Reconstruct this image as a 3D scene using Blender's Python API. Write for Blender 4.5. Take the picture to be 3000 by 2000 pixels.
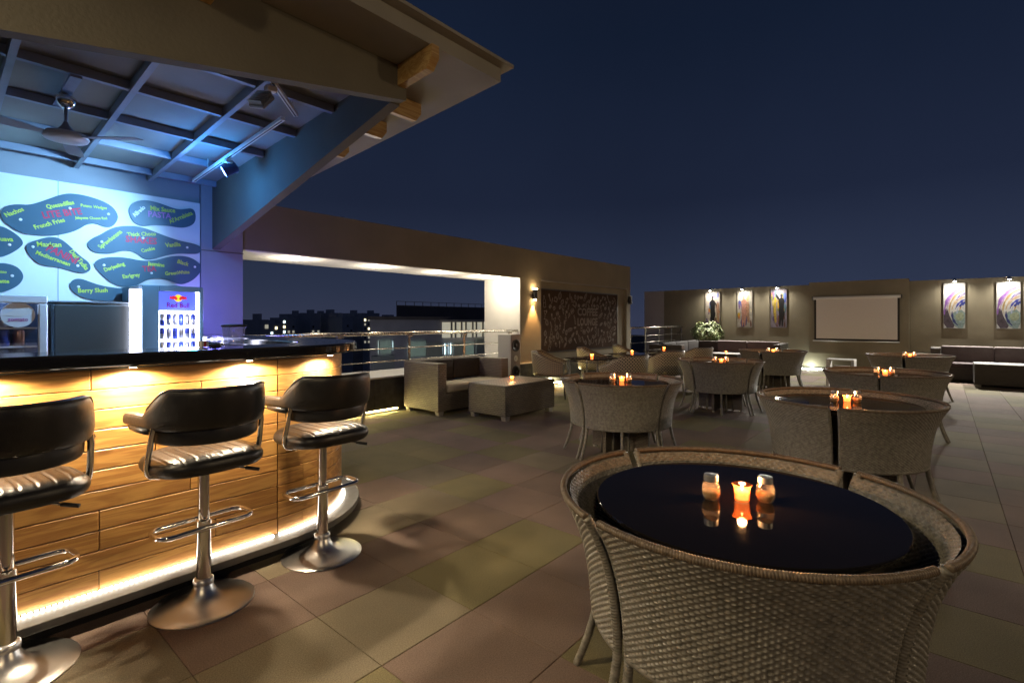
import bpy, bmesh, math, random
from mathutils import Vector, Matrix

# ------------------------------------------------------------------ scene, camera, sky, exposure
SC = bpy.context.scene
for o in list(bpy.data.objects): bpy.data.objects.remove(o)
COL = SC.collection
PI = math.pi
R = math.radians

cam_d = bpy.data.cameras.new('camera')
cam = bpy.data.objects.new('camera', cam_d); COL.objects.link(cam); SC.camera = cam
cam.location = (0, 0, 1.35)
YAW = math.atan(1260 / 1476)
cam.rotation_euler = (R(90), 0, YAW - R(90))
cam_d.sensor_width = 36; cam_d.lens = 36 * 1476 / 3000
cam_d.shift_y = -61 / 3000
cam_d.clip_start = 0.02; cam_d.clip_end = 3000

w = bpy.data.worlds.new('World'); SC.world = w; w.use_nodes = True
nt = w.node_tree; nt.nodes.clear()
sky = nt.nodes.new('ShaderNodeTexSky'); sky.sky_type = 'NISHITA'
sky.sun_disc = False; sky.sun_elevation = R(-3.0); sky.sun_rotation = R(230)
sky.air_density = 1.2; sky.dust_density = 2.0; sky.ozone_density = 3.0
bg = nt.nodes.new('ShaderNodeBackground'); bg.inputs['Strength'].default_value = 0.10
tint = nt.nodes.new('ShaderNodeMix'); tint.data_type = 'RGBA'; tint.blend_type = 'MULTIPLY'
tint.inputs['Factor'].default_value = 1.0
tint.inputs['B'].default_value = (1, 1, 1, 1)
# evening glow: dark zenith, paler blue-violet haze toward the horizon
tc = nt.nodes.new('ShaderNodeTexCoord'); sx = nt.nodes.new('ShaderNodeSeparateXYZ')
rp = nt.nodes.new('ShaderNodeValToRGB')
e = rp.color_ramp.elements
e[0].position = 0.0; e[0].color = (0.034, 0.041, 0.078, 1)
e[1].position = 1.0; e[1].color = (0.0065, 0.0085, 0.019, 1)
for p_, c_ in ((0.06, (0.0245, 0.0335, 0.066, 1)), (0.22, (0.0120, 0.0178, 0.040, 1)), (0.48, (0.0070, 0.0128, 0.031, 1))):
    k = rp.color_ramp.elements.new(p_); k.color = c_
addn = nt.nodes.new('ShaderNodeMix'); addn.data_type = 'RGBA'; addn.blend_type = 'ADD'
addn.inputs['Factor'].default_value = 1.0
scl = nt.nodes.new('ShaderNodeVectorMath'); scl.operation = 'SCALE'; scl.inputs['Scale'].default_value = 5.0
out = nt.nodes.new('ShaderNodeOutputWorld')
L = nt.links.new
L(tc.outputs['Generated'], sx.inputs[0]); L(sx.outputs['Z'], rp.inputs[0])
L(sky.outputs[0], tint.inputs['A'])
nz_ = nt.nodes.new('ShaderNodeTexNoise'); nz_.inputs['Scale'].default_value = 1.6; nz_.inputs['Detail'].default_value = 4
mr_ = nt.nodes.new('ShaderNodeMapRange'); mr_.inputs['From Min'].default_value = .3; mr_.inputs['From Max'].default_value = .7; mr_.inputs['To Min'].default_value = 4.4; mr_.inputs['To Max'].default_value = 5.6
L(tc.outputs['Generated'], nz_.inputs['Vector']); L(nz_.outputs[0], mr_.inputs[0]); L(mr_.outputs[0], scl.inputs['Scale'])
L(rp.outputs[0], scl.inputs[0])
L(tint.outputs['Result'], addn.inputs['A']); L(scl.outputs[0], addn.inputs['B'])
L(addn.outputs['Result'], bg.inputs['Color']); L(bg.outputs[0], out.inputs[0])
tint.inputs['B'].default_value = (0.02, 0.02, 0.02, 1)

SC.view_settings.view_transform = 'Standard'; SC.view_settings.look = 'None'
SC.view_settings.exposure = 1.0; SC.view_settings.gamma = 1.0
SC.render.engine = 'CYCLES'
cy = SC.cycles
cy.use_denoising = True
try: cy.denoiser = 'OPENIMAGEDENOISE'
except Exception: pass
cy.max_bounces = 7; cy.diffuse_bounces = 4; cy.glossy_bounces = 4; cy.transmission_bounces = 6
cy.caustics_reflective = False; cy.caustics_refractive = False
cy.sample_clamp_indirect = 4.0
cy.use_light_tree = True

# ------------------------------------------------------------------ helpers
rng = random.Random(7)

class MB:
    """collects vertices and faces of one part"""
    def __init__(s): s.v = []; s.f = []; s.uv = None
    def add(s, v, f):
        n = len(s.v); s.v += [tuple(p) for p in v]; s.f += [tuple(i + n for i in q) for q in f]; return s
    def box(s, x0, x1, y0, y1, z0, z1):
        v = [(x0,y0,z0),(x1,y0,z0),(x1,y1,z0),(x0,y1,z0),(x0,y0,z1),(x1,y0,z1),(x1,y1,z1),(x0,y1,z1)]
        return s.add(v, [(0,3,2,1),(4,5,6,7),(0,1,5,4),(1,2,6,5),(2,3,7,6),(3,0,4,7)])
    def cbox(s, x0, x1, y0, y1, z0, z1, c=0.004):
        """box with chamfered edges"""
        bm = bmesh.new(); bmesh.ops.create_cube(bm, size=1)
        for q in bm.verts:
            q.co = Vector(((x0+x1)/2 + q.co.x*(x1-x0), (y0+y1)/2 + q.co.y*(y1-y0), (z0+z1)/2 + q.co.z*(z1-z0)))
        bmesh.ops.bevel(bm, geom=bm.edges[:], offset=c, segments=1, affect='EDGES')
        bm.verts.index_update()
        s.add([q.co[:] for q in bm.verts], [[q.index for q in f.verts] for f in bm.faces]); bm.free(); return s
    def rbox(s, x0, x1, y0, y1, z0, z1, c=0.03, seg=3):
        bm = bmesh.new(); bmesh.ops.create_cube(bm, size=1)
        for q in bm.verts:
            q.co = Vector(((x0+x1)/2 + q.co.x*(x1-x0), (y0+y1)/2 + q.co.y*(y1-y0), (z0+z1)/2 + q.co.z*(z1-z0)))
        bmesh.ops.bevel(bm, geom=bm.edges[:], offset=c, segments=seg, profile=0.5, affect='EDGES')
        bm.verts.index_update()
        s.add([q.co[:] for q in bm.verts], [[q.index for q in f.verts] for f in bm.faces]); bm.free(); return s
    def prism(s, poly, fn, h0, h1):
        """poly: 2D points; fn(a,b,h)->xyz"""
        n = len(poly); v = [fn(a,b,h0) for a,b in poly] + [fn(a,b,h1) for a,b in poly]
        f = [tuple(range(n))[::-1], tuple(range(n, 2*n))] + [(i,(i+1)%n,n+(i+1)%n,n+i) for i in range(n)]
        return s.add(v, f)
    def tube(s, path, r, n=10, closed=False, rf=None, cap=True):
        P = [Vector(p) for p in path]; m = len(P); rings = []
        up = Vector((0,0,1)); prev = None
        for i in range(m):
            a = P[(i-1) % m] if (closed or i > 0) else P[i]
            b = P[(i+1) % m] if (closed or i < m-1) else P[i]
            t = (b - a).normalized()
            if prev is None:
                ref = up if abs(t.z) < 0.9 else Vector((1,0,0))
                nx = t.cross(ref).normalized()
            else:
                nx = (prev - t * prev.dot(t)).normalized()
            prev = nx; ny = t.cross(nx)
            rr = rf(i/(m-1)) if rf else r
            rings.append([P[i] + (nx*math.cos(2*PI*k/n) + ny*math.sin(2*PI*k/n))*rr for k in range(n)])
        v = [q for rg in rings for q in rg]; f = []
        for i in range(m if closed else m-1):
            j = (i+1) % m
            for k in range(n):
                f.append((i*n+k, i*n+(k+1)%n, j*n+(k+1)%n, j*n+k))
        if cap and not closed:
            f.append(tuple(range(n))[::-1]); f.append(tuple((m-1)*n+k for k in range(n)))
        return s.add(v, f)
    def lathe(s, prof, n=24, c=(0,0,0), rfun=None):
        v = []; f = []; m = len(prof)
        for r_, z_ in prof:
            for k in range(n):
                a = 2*PI*k/n; rr = r_*(rfun(a, z_) if rfun else 1)
                v.append((c[0]+rr*math.cos(a), c[1]+rr*math.sin(a), c[2]+z_))
        for i in range(m-1):
            for k in range(n): f.append((i*n+k, i*n+(k+1)%n, (i+1)*n+(k+1)%n, (i+1)*n+k))
        if prof[0][0] > 1e-4: f.append(tuple(range(n))[::-1])
        if prof[-1][0] > 1e-4: f.append(tuple((m-1)*n+k for k in range(n)))
        return s.add(v, f)
    def grid(s, fn, nu, nv, wrap=False):
        v = [fn(i/(nu-1) if not wrap else i/nu, j/(nv-1)) for j in range(nv) for i in range(nu)]
        f = [(j*nu+i, j*nu+(i+1)%nu, (j+1)*nu+(i+1)%nu, (j+1)*nu+i) for j in range(nv-1) for i in range(nu if wrap else nu-1)]
        return s.add(v, f)
    def mesh(s, name, mat, smooth=False, boxuv=False, ang=None):
        me = bpy.data.meshes.new(name); me.from_pydata(s.v, [], s.f); me.update()
        if mat is not None:
            for m in (mat if isinstance(mat, (list, tuple)) else [mat]): me.materials.append(m)
        if smooth:
            me.polygons.foreach_set('use_smooth', [True]*len(me.polygons))
            if ang:
                try: me.set_sharp_from_angle(angle=R(ang))
                except Exception: pass
        if boxuv:
            uv = me.uv_layers.new(name='UVMap')
            for p in me.polygons:
                n = p.normal; ax = max(range(3), key=lambda i: abs(n[i]))
                for li in p.loop_indices:
                    co = me.vertices[me.loops[li].vertex_index].co
                    uv.data[li].uv = ((co.y, co.z), (co.x, co.z), (co.x, co.y))[ax]
        return me
    def build(s, name, mat, parent=None, smooth=False, world=False, boxuv=False, ang=None):
        if world and parent is not None:
            l = parent.location; s.v = [(x-l[0], y-l[1], z-l[2]) for x,y,z in s.v]
        me = s.mesh(name, mat, smooth, boxuv, ang)
        return link(bpy.data.objects.new(name, me), parent)

def link(o, parent=None):
    COL.objects.link(o)
    if parent is not None: o.parent = parent
    return o
def thing(name, label, cat, loc=(0,0,0), rz=0, group=None):
    o = bpy.data.objects.new(name, None); COL.objects.link(o); o.empty_display_size = 0.1
    o.location = loc; o.rotation_euler = (0,0,rz)
    return tag(o, label, cat, group)
def tag(o, label=None, cat=None, group=None, kind=None):
    if label: o['label'] = label
    if cat: o['category'] = cat
    if group: o['group'] = group
    if kind: o['kind'] = kind
    return o
def copy_tree(o, parent=None):
    c = o.copy(); COL.objects.link(c); c.parent = parent
    for ch in list(o.children): copy_tree(ch, c)
    return c
def place(o, me, parent): return link(bpy.data.objects.new(o, me), parent)

def lamp(name, typ, loc, energy, color, parent=None, size=0.03, spot=None, blend=0.5, to=None):
    d = bpy.data.lights.new(name, typ); d.energy = energy; d.color = color
    if typ in ('POINT', 'SPOT'): d.shadow_soft_size = size
    if typ == 'SPOT': d.spot_size = R(spot); d.spot_blend = blend
    o = bpy.data.objects.new(name, d); COL.objects.link(o)
    if parent is not None:
        o.parent = parent
    o.location = loc
    if to is not None:
        o.rotation_euler = (Vector(to) - Vector(loc)).to_track_quat('-Z', 'Y').to_euler()
    return o

# ------------------------------------------------------------------ materials
def M(name, col, rough=0.6, metal=0.0, noise=0.0, nscale=8.0, bump=0.0, bscale=60.0, spec=0.5, coat=0.0, rand=0.0, rvar=0.0, speck=0.0, bdist=.004, world=False):
    m = bpy.data.materials.new(name); m.use_nodes = True; n = m.node_tree.nodes; l = m.node_tree.links.new
    b = n['Principled BSDF']
    b.inputs['Base Color'].default_value = (*col, 1); b.inputs['Roughness'].default_value = rough
    b.inputs['Metallic'].default_value = metal; b.inputs['Specular IOR Level'].default_value = spec
    b.inputs['Coat Weight'].default_value = coat
    if noise or bump or rand or rvar:
        t = n.new('ShaderNodeTexCoord'); src = t.outputs['Object']
        if world: src = n.new('ShaderNodeNewGeometry').outputs['Position']
    if noise or rand:
        cur = None
        hs = n.new('ShaderNodeHueSaturation'); hs.inputs['Color'].default_value = (*col, 1)
        mth = n.new('ShaderNodeMath'); mth.operation = 'ADD'; mth.inputs[0].default_value = 1.0; mth.inputs[1].default_value = 0.0
        if noise:
            nz = n.new('ShaderNodeTexNoise'); nz.inputs['Scale'].default_value = nscale; nz.inputs['Detail'].default_value = 6
            l(src, nz.inputs['Vector'])
            mr = n.new('ShaderNodeMapRange'); mr.inputs['From Min'].default_value = .3; mr.inputs['From Max'].default_value = .7
            mr.inputs['To Min'].default_value = 1-noise; mr.inputs['To Max'].default_value = 1+noise
            l(nz.outputs[0], mr.inputs[0]); l(mr.outputs[0], mth.inputs[0])
        if speck:
            ns = n.new('ShaderNodeTexNoise'); ns.inputs['Scale'].default_value = 190; ns.inputs['Detail'].default_value = 2; l(src, ns.inputs['Vector'])
            ms = n.new('ShaderNodeMapRange'); ms.inputs['From Min'].default_value = .3; ms.inputs['From Max'].default_value = .7
            ms.inputs['To Min'].default_value = 1-speck; ms.inputs['To Max'].default_value = 1+speck; l(ns.outputs[0], ms.inputs[0])
            mm = n.new('ShaderNodeMath'); mm.operation = 'MULTIPLY'; l(mr.outputs[0], mm.inputs[0]); l(ms.outputs[0], mm.inputs[1]); l(mm.outputs[0], mth.inputs[0])
        if rand:
            oi = n.new('ShaderNodeObjectInfo')
            mr2 = n.new('ShaderNodeMapRange'); mr2.inputs['To Min'].default_value = -rand; mr2.inputs['To Max'].default_value = rand
            l(oi.outputs['Random'], mr2.inputs[0]); l(mr2.outputs[0], mth.inputs[1])
        l(mth.outputs[0], hs.inputs['Value']); l(hs.outputs[0], b.inputs['Base Color'])
    if rvar:
        nz3 = n.new('ShaderNodeTexNoise'); nz3.inputs['Scale'].default_value = nscale*1.7; nz3.inputs['Detail'].default_value = 5
        l(src, nz3.inputs['Vector'])
        mr3 = n.new('ShaderNodeMapRange'); mr3.inputs['From Min'].default_value = .3; mr3.inputs['From Max'].default_value = .7
        mr3.inputs['To Min'].default_value = max(.02, rough-rvar); mr3.inputs['To Max'].default_value = rough+rvar
        l(nz3.outputs[0], mr3.inputs[0]); l(mr3.outputs[0], b.inputs['Roughness'])
    if bump:
        nz2 = n.new('ShaderNodeTexNoise'); nz2.inputs['Scale'].default_value = bscale; nz2.inputs['Detail'].default_value = 4
        l(src, nz2.inputs['Vector'])
        bp = n.new('ShaderNodeBump'); bp.inputs['Strength'].default_value = bump; bp.inputs['Distance'].default_value = bdist
        l(nz2.outputs[0], bp.inputs['Height']); l(bp.outputs[0], b.inputs['Normal'])
    return m
def EM(name, col, strength):
    m = bpy.data.materials.new(name); m.use_nodes = True; b = m.node_tree.nodes['Principled BSDF']
    b.inputs['Base Color'].default_value = (*[min(1, c) for c in col], 1)
    b.inputs['Emission Color'].default_value = (*col, 1); b.inputs['Emission Strength'].default_value = strength
    return m
def GLASS(name, col=(1,1,1), rough=0.02, ior=1.45):
    m = bpy.data.materials.new(name); m.use_nodes = True; b = m.node_tree.nodes['Principled BSDF']
    b.inputs['Base Color'].default_value = (*col, 1); b.inputs['Roughness'].default_value = rough
    b.inputs['Transmission Weight'].default_value = 1.0; b.inputs['IOR'].default_value = ior
    return m
def THIN(name, col=(1,1,1), refl=0.12):
    """thin clear pane: mostly see-through with a mirror sheen"""
    m = bpy.data.materials.new(name); m.use_nodes = True; n = m.node_tree.nodes; l = m.node_tree.links.new
    n.remove(n['Principled BSDF'])
    tr = n.new('ShaderNodeBsdfTransparent'); tr.inputs[0].default_value = (*col, 1)
    gl = n.new('ShaderNodeBsdfGlossy'); gl.inputs['Roughness'].default_value = 0.03
    mx = n.new('ShaderNodeMixShader'); mx.inputs[0].default_value = refl
    l(tr.outputs[0], mx.inputs[1]); l(gl.outputs[0], mx.inputs[2]); l(mx.outputs[0], n['Material Output'].inputs[0])
    return m
def CLEAR(name, col=(1,1,1), refl=.16, diff=.10, dcol=(.9,.8,.7)):
    """thin walled glass: see-through, a mirror sheen and a little scatter"""
    m = THIN(name, col, refl); n = m.node_tree.nodes; l = m.node_tree.links.new
    mx = [q for q in n if q.type == 'MIX_SHADER'][0]
    tl = n.new('ShaderNodeBsdfTranslucent'); tl.inputs[0].default_value = (*dcol, 1)
    m2 = n.new('ShaderNodeMixShader'); m2.inputs[0].default_value = diff
    l(mx.outputs[0], m2.inputs[1]); l(tl.outputs[0], m2.inputs[2]); l(m2.outputs[0], n['Material Output'].inputs[0])
    return m
def WOOD(name, c1, c2, scale=1.0, axis='X', rough=0.45):
    m = bpy.data.materials.new(name); m.use_nodes = True; n = m.node_tree.nodes; l = m.node_tree.links.new
    b = n['Principled BSDF']; b.inputs['Roughness'].default_value = rough; b.inputs['Coat Weight'].default_value = 0.15; b.inputs['Coat Roughness'].default_value = .25
    t = n.new('ShaderNodeTexCoord'); oi = n.new('ShaderNodeObjectInfo')
    cx = n.new('ShaderNodeVectorMath'); cx.operation = 'SCALE'; cx.inputs[0].default_value = (37.0, 11.0, 53.0)
    l(oi.outputs['Random'], cx.inputs['Scale'])
    ad = n.new('ShaderNodeVectorMath'); l(t.outputs['Object'], ad.inputs[0]); l(cx.outputs[0], ad.inputs[1])
    mp = n.new('ShaderNodeMapping'); mp.inputs['Scale'].default_value = {'X': (1.3*scale, 9*scale, 16*scale)}[axis]
    l(ad.outputs[0], mp.inputs[0])
    n1 = n.new('ShaderNodeTexNoise'); n1.inputs['Scale'].default_value = 1.0; n1.inputs['Detail'].default_value = 3; n1.inputs['Distortion'].default_value = 1.2
    l(mp.outputs[0], n1.inputs['Vector'])
    wv = n.new('ShaderNodeMath'); wv.operation = 'MULTIPLY'; wv.inputs[1].default_value = 26.0; l(n1.outputs[0], wv.inputs[0])
    sn = n.new('ShaderNodeMath'); sn.operation = 'SINE'; l(wv.outputs[0], sn.inputs[0])
    n2 = n.new('ShaderNodeTexNoise'); n2.inputs['Scale'].default_value = 5.0; n2.inputs['Detail'].default_value = 8
    mp2 = n.new('ShaderNodeMapping'); mp2.inputs['Scale'].default_value = (2*scale, 20*scale, 40*scale); l(ad.outputs[0], mp2.inputs[0]); l(mp2.outputs[0], n2.inputs['Vector'])
    mr = n.new('ShaderNodeMapRange'); mr.inputs['From Min'].default_value = -1; mr.inputs['From Max'].default_value = 1; mr.inputs['To Min'].default_value = 0; mr.inputs['To Max'].default_value = .55
    l(sn.outputs[0], mr.inputs[0])
    a2 = n.new('ShaderNodeMath'); a2.operation = 'MULTIPLY_ADD'; a2.inputs[1].default_value = .75; l(n2.outputs[0], a2.inputs[0]); l(mr.outputs[0], a2.inputs[2])
    rmp = n.new('ShaderNodeValToRGB'); rmp.color_ramp.elements[0].position = .25; rmp.color_ramp.elements[0].color = (*c1, 1)
    rmp.color_ramp.elements[1].position = 1.0; rmp.color_ramp.elements[1].color = (*c2, 1)
    l(a2.outputs[0], rmp.inputs[0])
    # knots
    vo = n.new('ShaderNodeTexVoronoi'); vo.inputs['Scale'].default_value = 1.0
    mp3 = n.new('ShaderNodeMapping'); mp3.inputs['Scale'].default_value = (2.2*scale, 3*scale, 5.5*scale); l(ad.outputs[0], mp3.inputs[0]); l(mp3.outputs[0], vo.inputs['Vector'])
    kn = n.new('ShaderNodeMapRange'); kn.inputs['From Min'].default_value = .05; kn.inputs['From Max'].default_value = .11; kn.inputs['To Min'].default_value = .75; kn.inputs['To Max'].default_value = 0
    l(vo.outputs['Distance'], kn.inputs[0])
    hs = n.new('ShaderNodeHueSaturation'); mrv = n.new('ShaderNodeMapRange'); mrv.inputs['To Min'].default_value = .78; mrv.inputs['To Max'].default_value = 1.15
    l(oi.outputs['Random'], mrv.inputs[0]); l(mrv.outputs[0], hs.inputs['Value']); l(rmp.outputs[0], hs.inputs['Color'])
    mx = n.new('ShaderNodeMix'); mx.data_type = 'RGBA'; mx.inputs['B'].default_value = (c2[0]*.3, c2[1]*.25, c2[2]*.25, 1)
    l(kn.outputs[0], mx.inputs['Factor']); l(hs.outputs[0], mx.inputs['A']); l(mx.outputs['Result'], b.inputs['Base Color'])
    bp = n.new('ShaderNodeBump'); bp.inputs['Strength'].default_value = .15; bp.inputs['Distance'].default_value = .002
    l(a2.outputs[0], bp.inputs['Height']); l(bp.outputs[0], b.inputs['Normal'])
    return m
def WEAVE(name, c, w=0.030, h=0.011, dark=0.35):
    """box-projected basket weave (UV in metres)"""
    m = bpy.data.materials.new(name); m.use_nodes = True; n = m.node_tree.nodes; l = m.node_tree.links.new
    b = n['Principled BSDF']; b.inputs['Roughness'].default_value = .5
    uv = n.new('ShaderNodeUVMap')
    br = n.new('ShaderNodeTexBrick'); br.offset = .5; br.inputs['Scale'].default_value = 1.0
    br.inputs['Brick Width'].default_value = w; br.inputs['Row Height'].default_value = h
    br.inputs['Mortar Size'].default_value = h*.16; br.inputs['Mortar Smooth'].default_value = .6
    br.inputs['Color1'].default_value = (*c, 1); br.inputs['Color2'].default_value = (*[q*.72 for q in c], 1)
    br.inputs['Mortar'].default_value = (*[q*dark*.5 for q in c], 1)
    l(uv.outputs[0], br.inputs['Vector'])
    l(br.outputs['Color'], b.inputs['Base Color'])
    bp = n.new('ShaderNodeBump'); bp.inputs['Strength'].default_value = 1.0; bp.inputs['Distance'].default_value = .006; bp.invert = True
    l(br.outputs['Fac'], bp.inputs['Height']); l(bp.outputs[0], b.inputs['Normal'])
    return m

mt = {}
mt['tileP'] = M('rubber_tile_rose', (.200,.136,.104), .85, noise=.20, nscale=1.7, bump=.7, bscale=330, rand=.09, speck=.30, world=True)
mt['tileO'] = M('rubber_tile_olive', (.190,.158,.074), .85, noise=.20, nscale=1.7, bump=.7, bscale=330, rand=.09, speck=.30, world=True)
mt['tileG'] = M('rubber_tile_taupe', (.205,.165,.105), .85, noise=.20, nscale=1.7, bump=.7, bscale=330, rand=.09, speck=.30, world=True)
mt['joint'] = M('joint_bitumen', (.05,.042,.034), .9)
mt['stucco'] = M('stucco_taupe', (.130,.119,.092), .9, noise=.10, nscale=2.5, bump=.3, bscale=55, bdist=.006)
mt['stuccoD'] = M('stucco_umber', (.235,.208,.148), .9, noise=.12, nscale=1.6, bump=.35, bscale=130)
mt['soffit'] = M('soffit_paint', (.265,.252,.222), .85, noise=.12, nscale=1.8, bump=.15, bscale=40)
mt['white'] = M('white_paint', (.78,.76,.72), .6, noise=.04, nscale=3, bump=.1, bscale=60)
mt['barwall'] = M('bar_wall_paint', (.30,.30,.31), .8, noise=.1, nscale=2, bump=.3, bscale=150)
mt['ceil'] = M('ceiling_board', (.17,.19,.24), .8, noise=.08, nscale=2)
mt['joist'] = M('joist_paint', (.26,.28,.33), .6, noise=.1, nscale=6)
mt['wood'] = WOOD('plank_wood', (.60,.315,.085), (.38,.165,.042))
mt['pine'] = WOOD('pine_rafter', (.62,.42,.16), (.42,.23,.07), 1.0, 'X', .6)
mt['counter'] = M('black_granite', (.012,.012,.013), .09, noise=.3, nscale=90, spec=.6)
mt['slab'] = M('grey_slab', (.15,.145,.135), .45, noise=.15, nscale=20)
mt['dark'] = M('dark_void', (.015,.014,.013), .8)
mt['chrome'] = M('chrome', (.78,.76,.73), .12, 1.0, rvar=.07, nscale=9)
mt['brushed'] = M('worn_chrome', (.74,.72,.70), .34, 1.0)
mt['steel'] = M('railing_steel', (.68,.64,.56), .25, 1.0, rvar=.06, nscale=20)
mt['leather'] = M('black_leather', (.011,.010,.0095), .36, noise=.2, nscale=30, bump=.18, bscale=260, spec=.55, rvar=.06)
mt['black'] = M('black_plastic', (.015,.015,.016), .4)
mt['blackglass'] = M('black_glass', (.010,.0085,.008), .05, spec=.20, rvar=.025, nscale=7)
mt['rattan'] = M('rattan_strand', (.215,.200,.168), .34, noise=.34, nscale=45, spec=.5, rand=.06)
mt['rattanRim'] = M('rattan_wrap', (.155,.115,.078), .38, noise=.35, nscale=60, spec=.5)
mt['weave'] = WEAVE('sofa_weave', (.225,.188,.142), .052, .025)
mt['weaveD'] = WEAVE('dark_sofa_weave', (.075,.058,.045), .046, .021)
mt['lattice'] = WEAVE('armchair_weave', (.40,.34,.24), .046, .030, .15)
def LATTICE(name, c, hole, p=.036):
    m = WEAVE(name, hole, p, p, 1); n = m.node_tree.nodes; l = m.node_tree.links.new
    br = [q for q in n if q.type == 'TEX_BRICK'][0]; br.offset = 0
    br.inputs['Mortar Size'].default_value = p*.24; br.inputs['Mortar'].default_value = (*c, 1); br.inputs['Mortar Smooth'].default_value = .25
    mp = n.new('ShaderNodeMapping'); mp.inputs['Rotation'].default_value = (0,0,R(45)); uv = [q for q in n if q.type == 'UVMAP'][0]
    l(uv.outputs[0], mp.inputs[0]); l(mp.outputs[0], br.inputs['Vector'])
    [q for q in n if q.type == 'BUMP'][0].invert = False
    return m
mt['lattice'] = LATTICE('armchair_lattice', (.46,.39,.27), (.06,.05,.035))
mt['weaveS'] = WEAVE('panel_weave', (.24,.20,.15), .036, .015)
mt['heather'] = M('heather_cushion', (.12,.098,.095), .85, noise=.12, nscale=6)
mt['cream'] = M('cream_cushion', (.52,.47,.36), .85, noise=.06, nscale=6, bump=.1, bscale=300)
mt['yellow'] = M('mustard_cushion', (.55,.43,.20), .85, noise=.08, nscale=6)
mt['charcoal'] = M('charcoal_cushion', (.028,.024,.022), .85, noise=.15, nscale=6)
mt['plum'] = M('plum_black_cushion', (.05,.032,.036), .8, noise=.12, nscale=6)
mt['silver'] = M('silver_metal', (.60,.58,.55), .36, .75)
mt['granite'] = M('dark_plinth_tile', (.050,.047,.036), .16, noise=.25, nscale=10, spec=.5, rvar=.06)
mt['ledge'] = M('stone_ledge', (.55,.50,.40), .4, noise=.1, nscale=12)
mt['chalk'] = M('chalk_line', (.25,.22,.20), .95, spec=.1)
mt['board'] = M('chalkboard_brown', (.055,.036,.026), .95, noise=.30, nscale=1.6, spec=.05)
mt['screen'] = M('screen_fabric', (.74,.70,.66), .75, noise=.04, nscale=60)
mt['screenframe'] = M('screen_border', (.03,.027,.024), .8)
mt['wire'] = M('cable', (.4,.4,.42), .6)
mt['leaf'] = M('leaf_green', (.10,.15,.045), .45, noise=.35, nscale=9)
mt['leaf2'] = M('leaf_pale', (.30,.33,.17), .45, noise=.3, nscale=9)
mt['bark'] = M('bark', (.10,.07,.045), .9)
mt['concrete'] = M('city_concrete', (.46,.45,.48), .9, noise=.1, nscale=.6)
mt['cityD'] = M('city_dark', (.16,.14,.13), .9, noise=.15, nscale=.5)
mt['tower'] = M('tower_render', (.5,.49,.52), .9, noise=.15, nscale=.05)
mt['glassdark'] = M('dark_pane', (.02,.022,.028), .1)
mt['fin'] = M('louvre_fin', (.45,.48,.46), .5)
mt['cityground'] = M('city_ground', (.05,.05,.045), .9, noise=.4, nscale=.02)
mt['glass'] = CLEAR('clear_glass', (.95,.96,1), .18, .10, (.8,.8,.9))
mt['thin'] = THIN('thin_pane')
mt['spice'] = M('spice_flakes', (.55,.34,.16), .8, noise=.6, nscale=400)
mt['wax'] = EM('lit_wax', (1.0,.40,.14), 3.2)
mt['flame'] = EM('flame', (1.0,.62,.25), 60)
mt['ledwarm'] = EM('led_warm', (1.0,.94,.82), 7.5)
mt['ledfloor'] = EM('led_amber', (1.0,.78,.26), 120)
mt['ledwhite'] = EM('led_cool', (.92,1.0,.86), 30)
mt['ledblue'] = EM('led_fridge', (.80,.80,1.0), 6)
mt['bulb'] = EM('spot_bulb', (1.0,.95,.86), 90)
mt['bulbwarm'] = EM('warm_bulb', (1.0,.80,.5), 40)
mt['bulborange'] = EM('sconce_bulb', (1.0,.66,.32), 40)
mt['bulbblue'] = EM('blue_bulb', (.45,.68,1.0), 120)
mt['winwarm'] = EM('lit_window_warm', (1.0,.86,.5), 1.6)
mt['wincool'] = EM('lit_window_cool', (.72,.95,1.0), 1.5)
mt['wingreen'] = EM('lit_window_green', (.78,1.0,.88), .75)
mt['windim'] = EM('lit_window_dim', (.9,.85,.65), .18)
mt['bubble'] = M('menu_bubble_blue', (.045,.10,.135), .5)
mt['txtY'] = M('menu_text_lime', (.52,.62,.06), .6)
mt['txtR'] = M('menu_text_red', (.55,.02,.06), .6)
mt['txtP'] = M('menu_text_mauve', (.45,.16,.42), .6)
mt['txtW'] = M('menu_text_white', (.8,.8,.8), .6)
mt['fridgewhite'] = M('fridge_white', (.72,.74,.76), .35)
mt['fridgegrey'] = M('fridge_grey', (.16,.20,.22), .35)
mt['canA'] = M('can_copper', (.36,.20,.15), .3, .7)
mt['canB'] = M('can_silver', (.60,.62,.66), .28, .85)
mt['canC'] = M('can_blue', (.05,.08,.38), .3, .5)
mt['canD'] = M('bottle_dark', (.03,.04,.07), .2)

# ------------------------------------------------------------------ floor of the terrace
floor = MB().box(-7, 16.2, -9, 6.30, -.30, -.012).build('terrace_floor', mt['joint']); tag(floor, kind='structure')
CY, SY = math.cos(YAW), math.sin(YAW)
def depth(x, y): return x*CY + y*SY
def px(x, y, z):
    t = depth(x, y); return 1500 + 1476*(x*SY - y*CY)/t, 939 - 1476*(z-1.35)/t
known = {(2.17,2.17):'P',(1.67,2.17):'P',(2.17,2.67):'G',(1.67,2.67):'G',(2.17,3.17):'P',(1.67,3.17):'P',(2.67,2.67):'O',(2.67,2.17):'P',(2.17,1.67):'O',
         (1.67,1.67):'O',(1.17,1.67):'G',(2.17,1.17):'P',(2.67,1.67):'P',(1.17,2.17):'P',(.67,2.17):'P',(1.17,2.67):'G',(.67,2.67):'P',(1.67,1.17):'P',(1.17,1.17):'P',
         (.17,2.17):'G',(.67,1.67):'G',(3.17,2.17):'P',(3.17,2.67):'P',(2.67,3.17):'G',(3.17,3.17):'P',(3.17,3.67):'O'}
tile_me = {}
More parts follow.
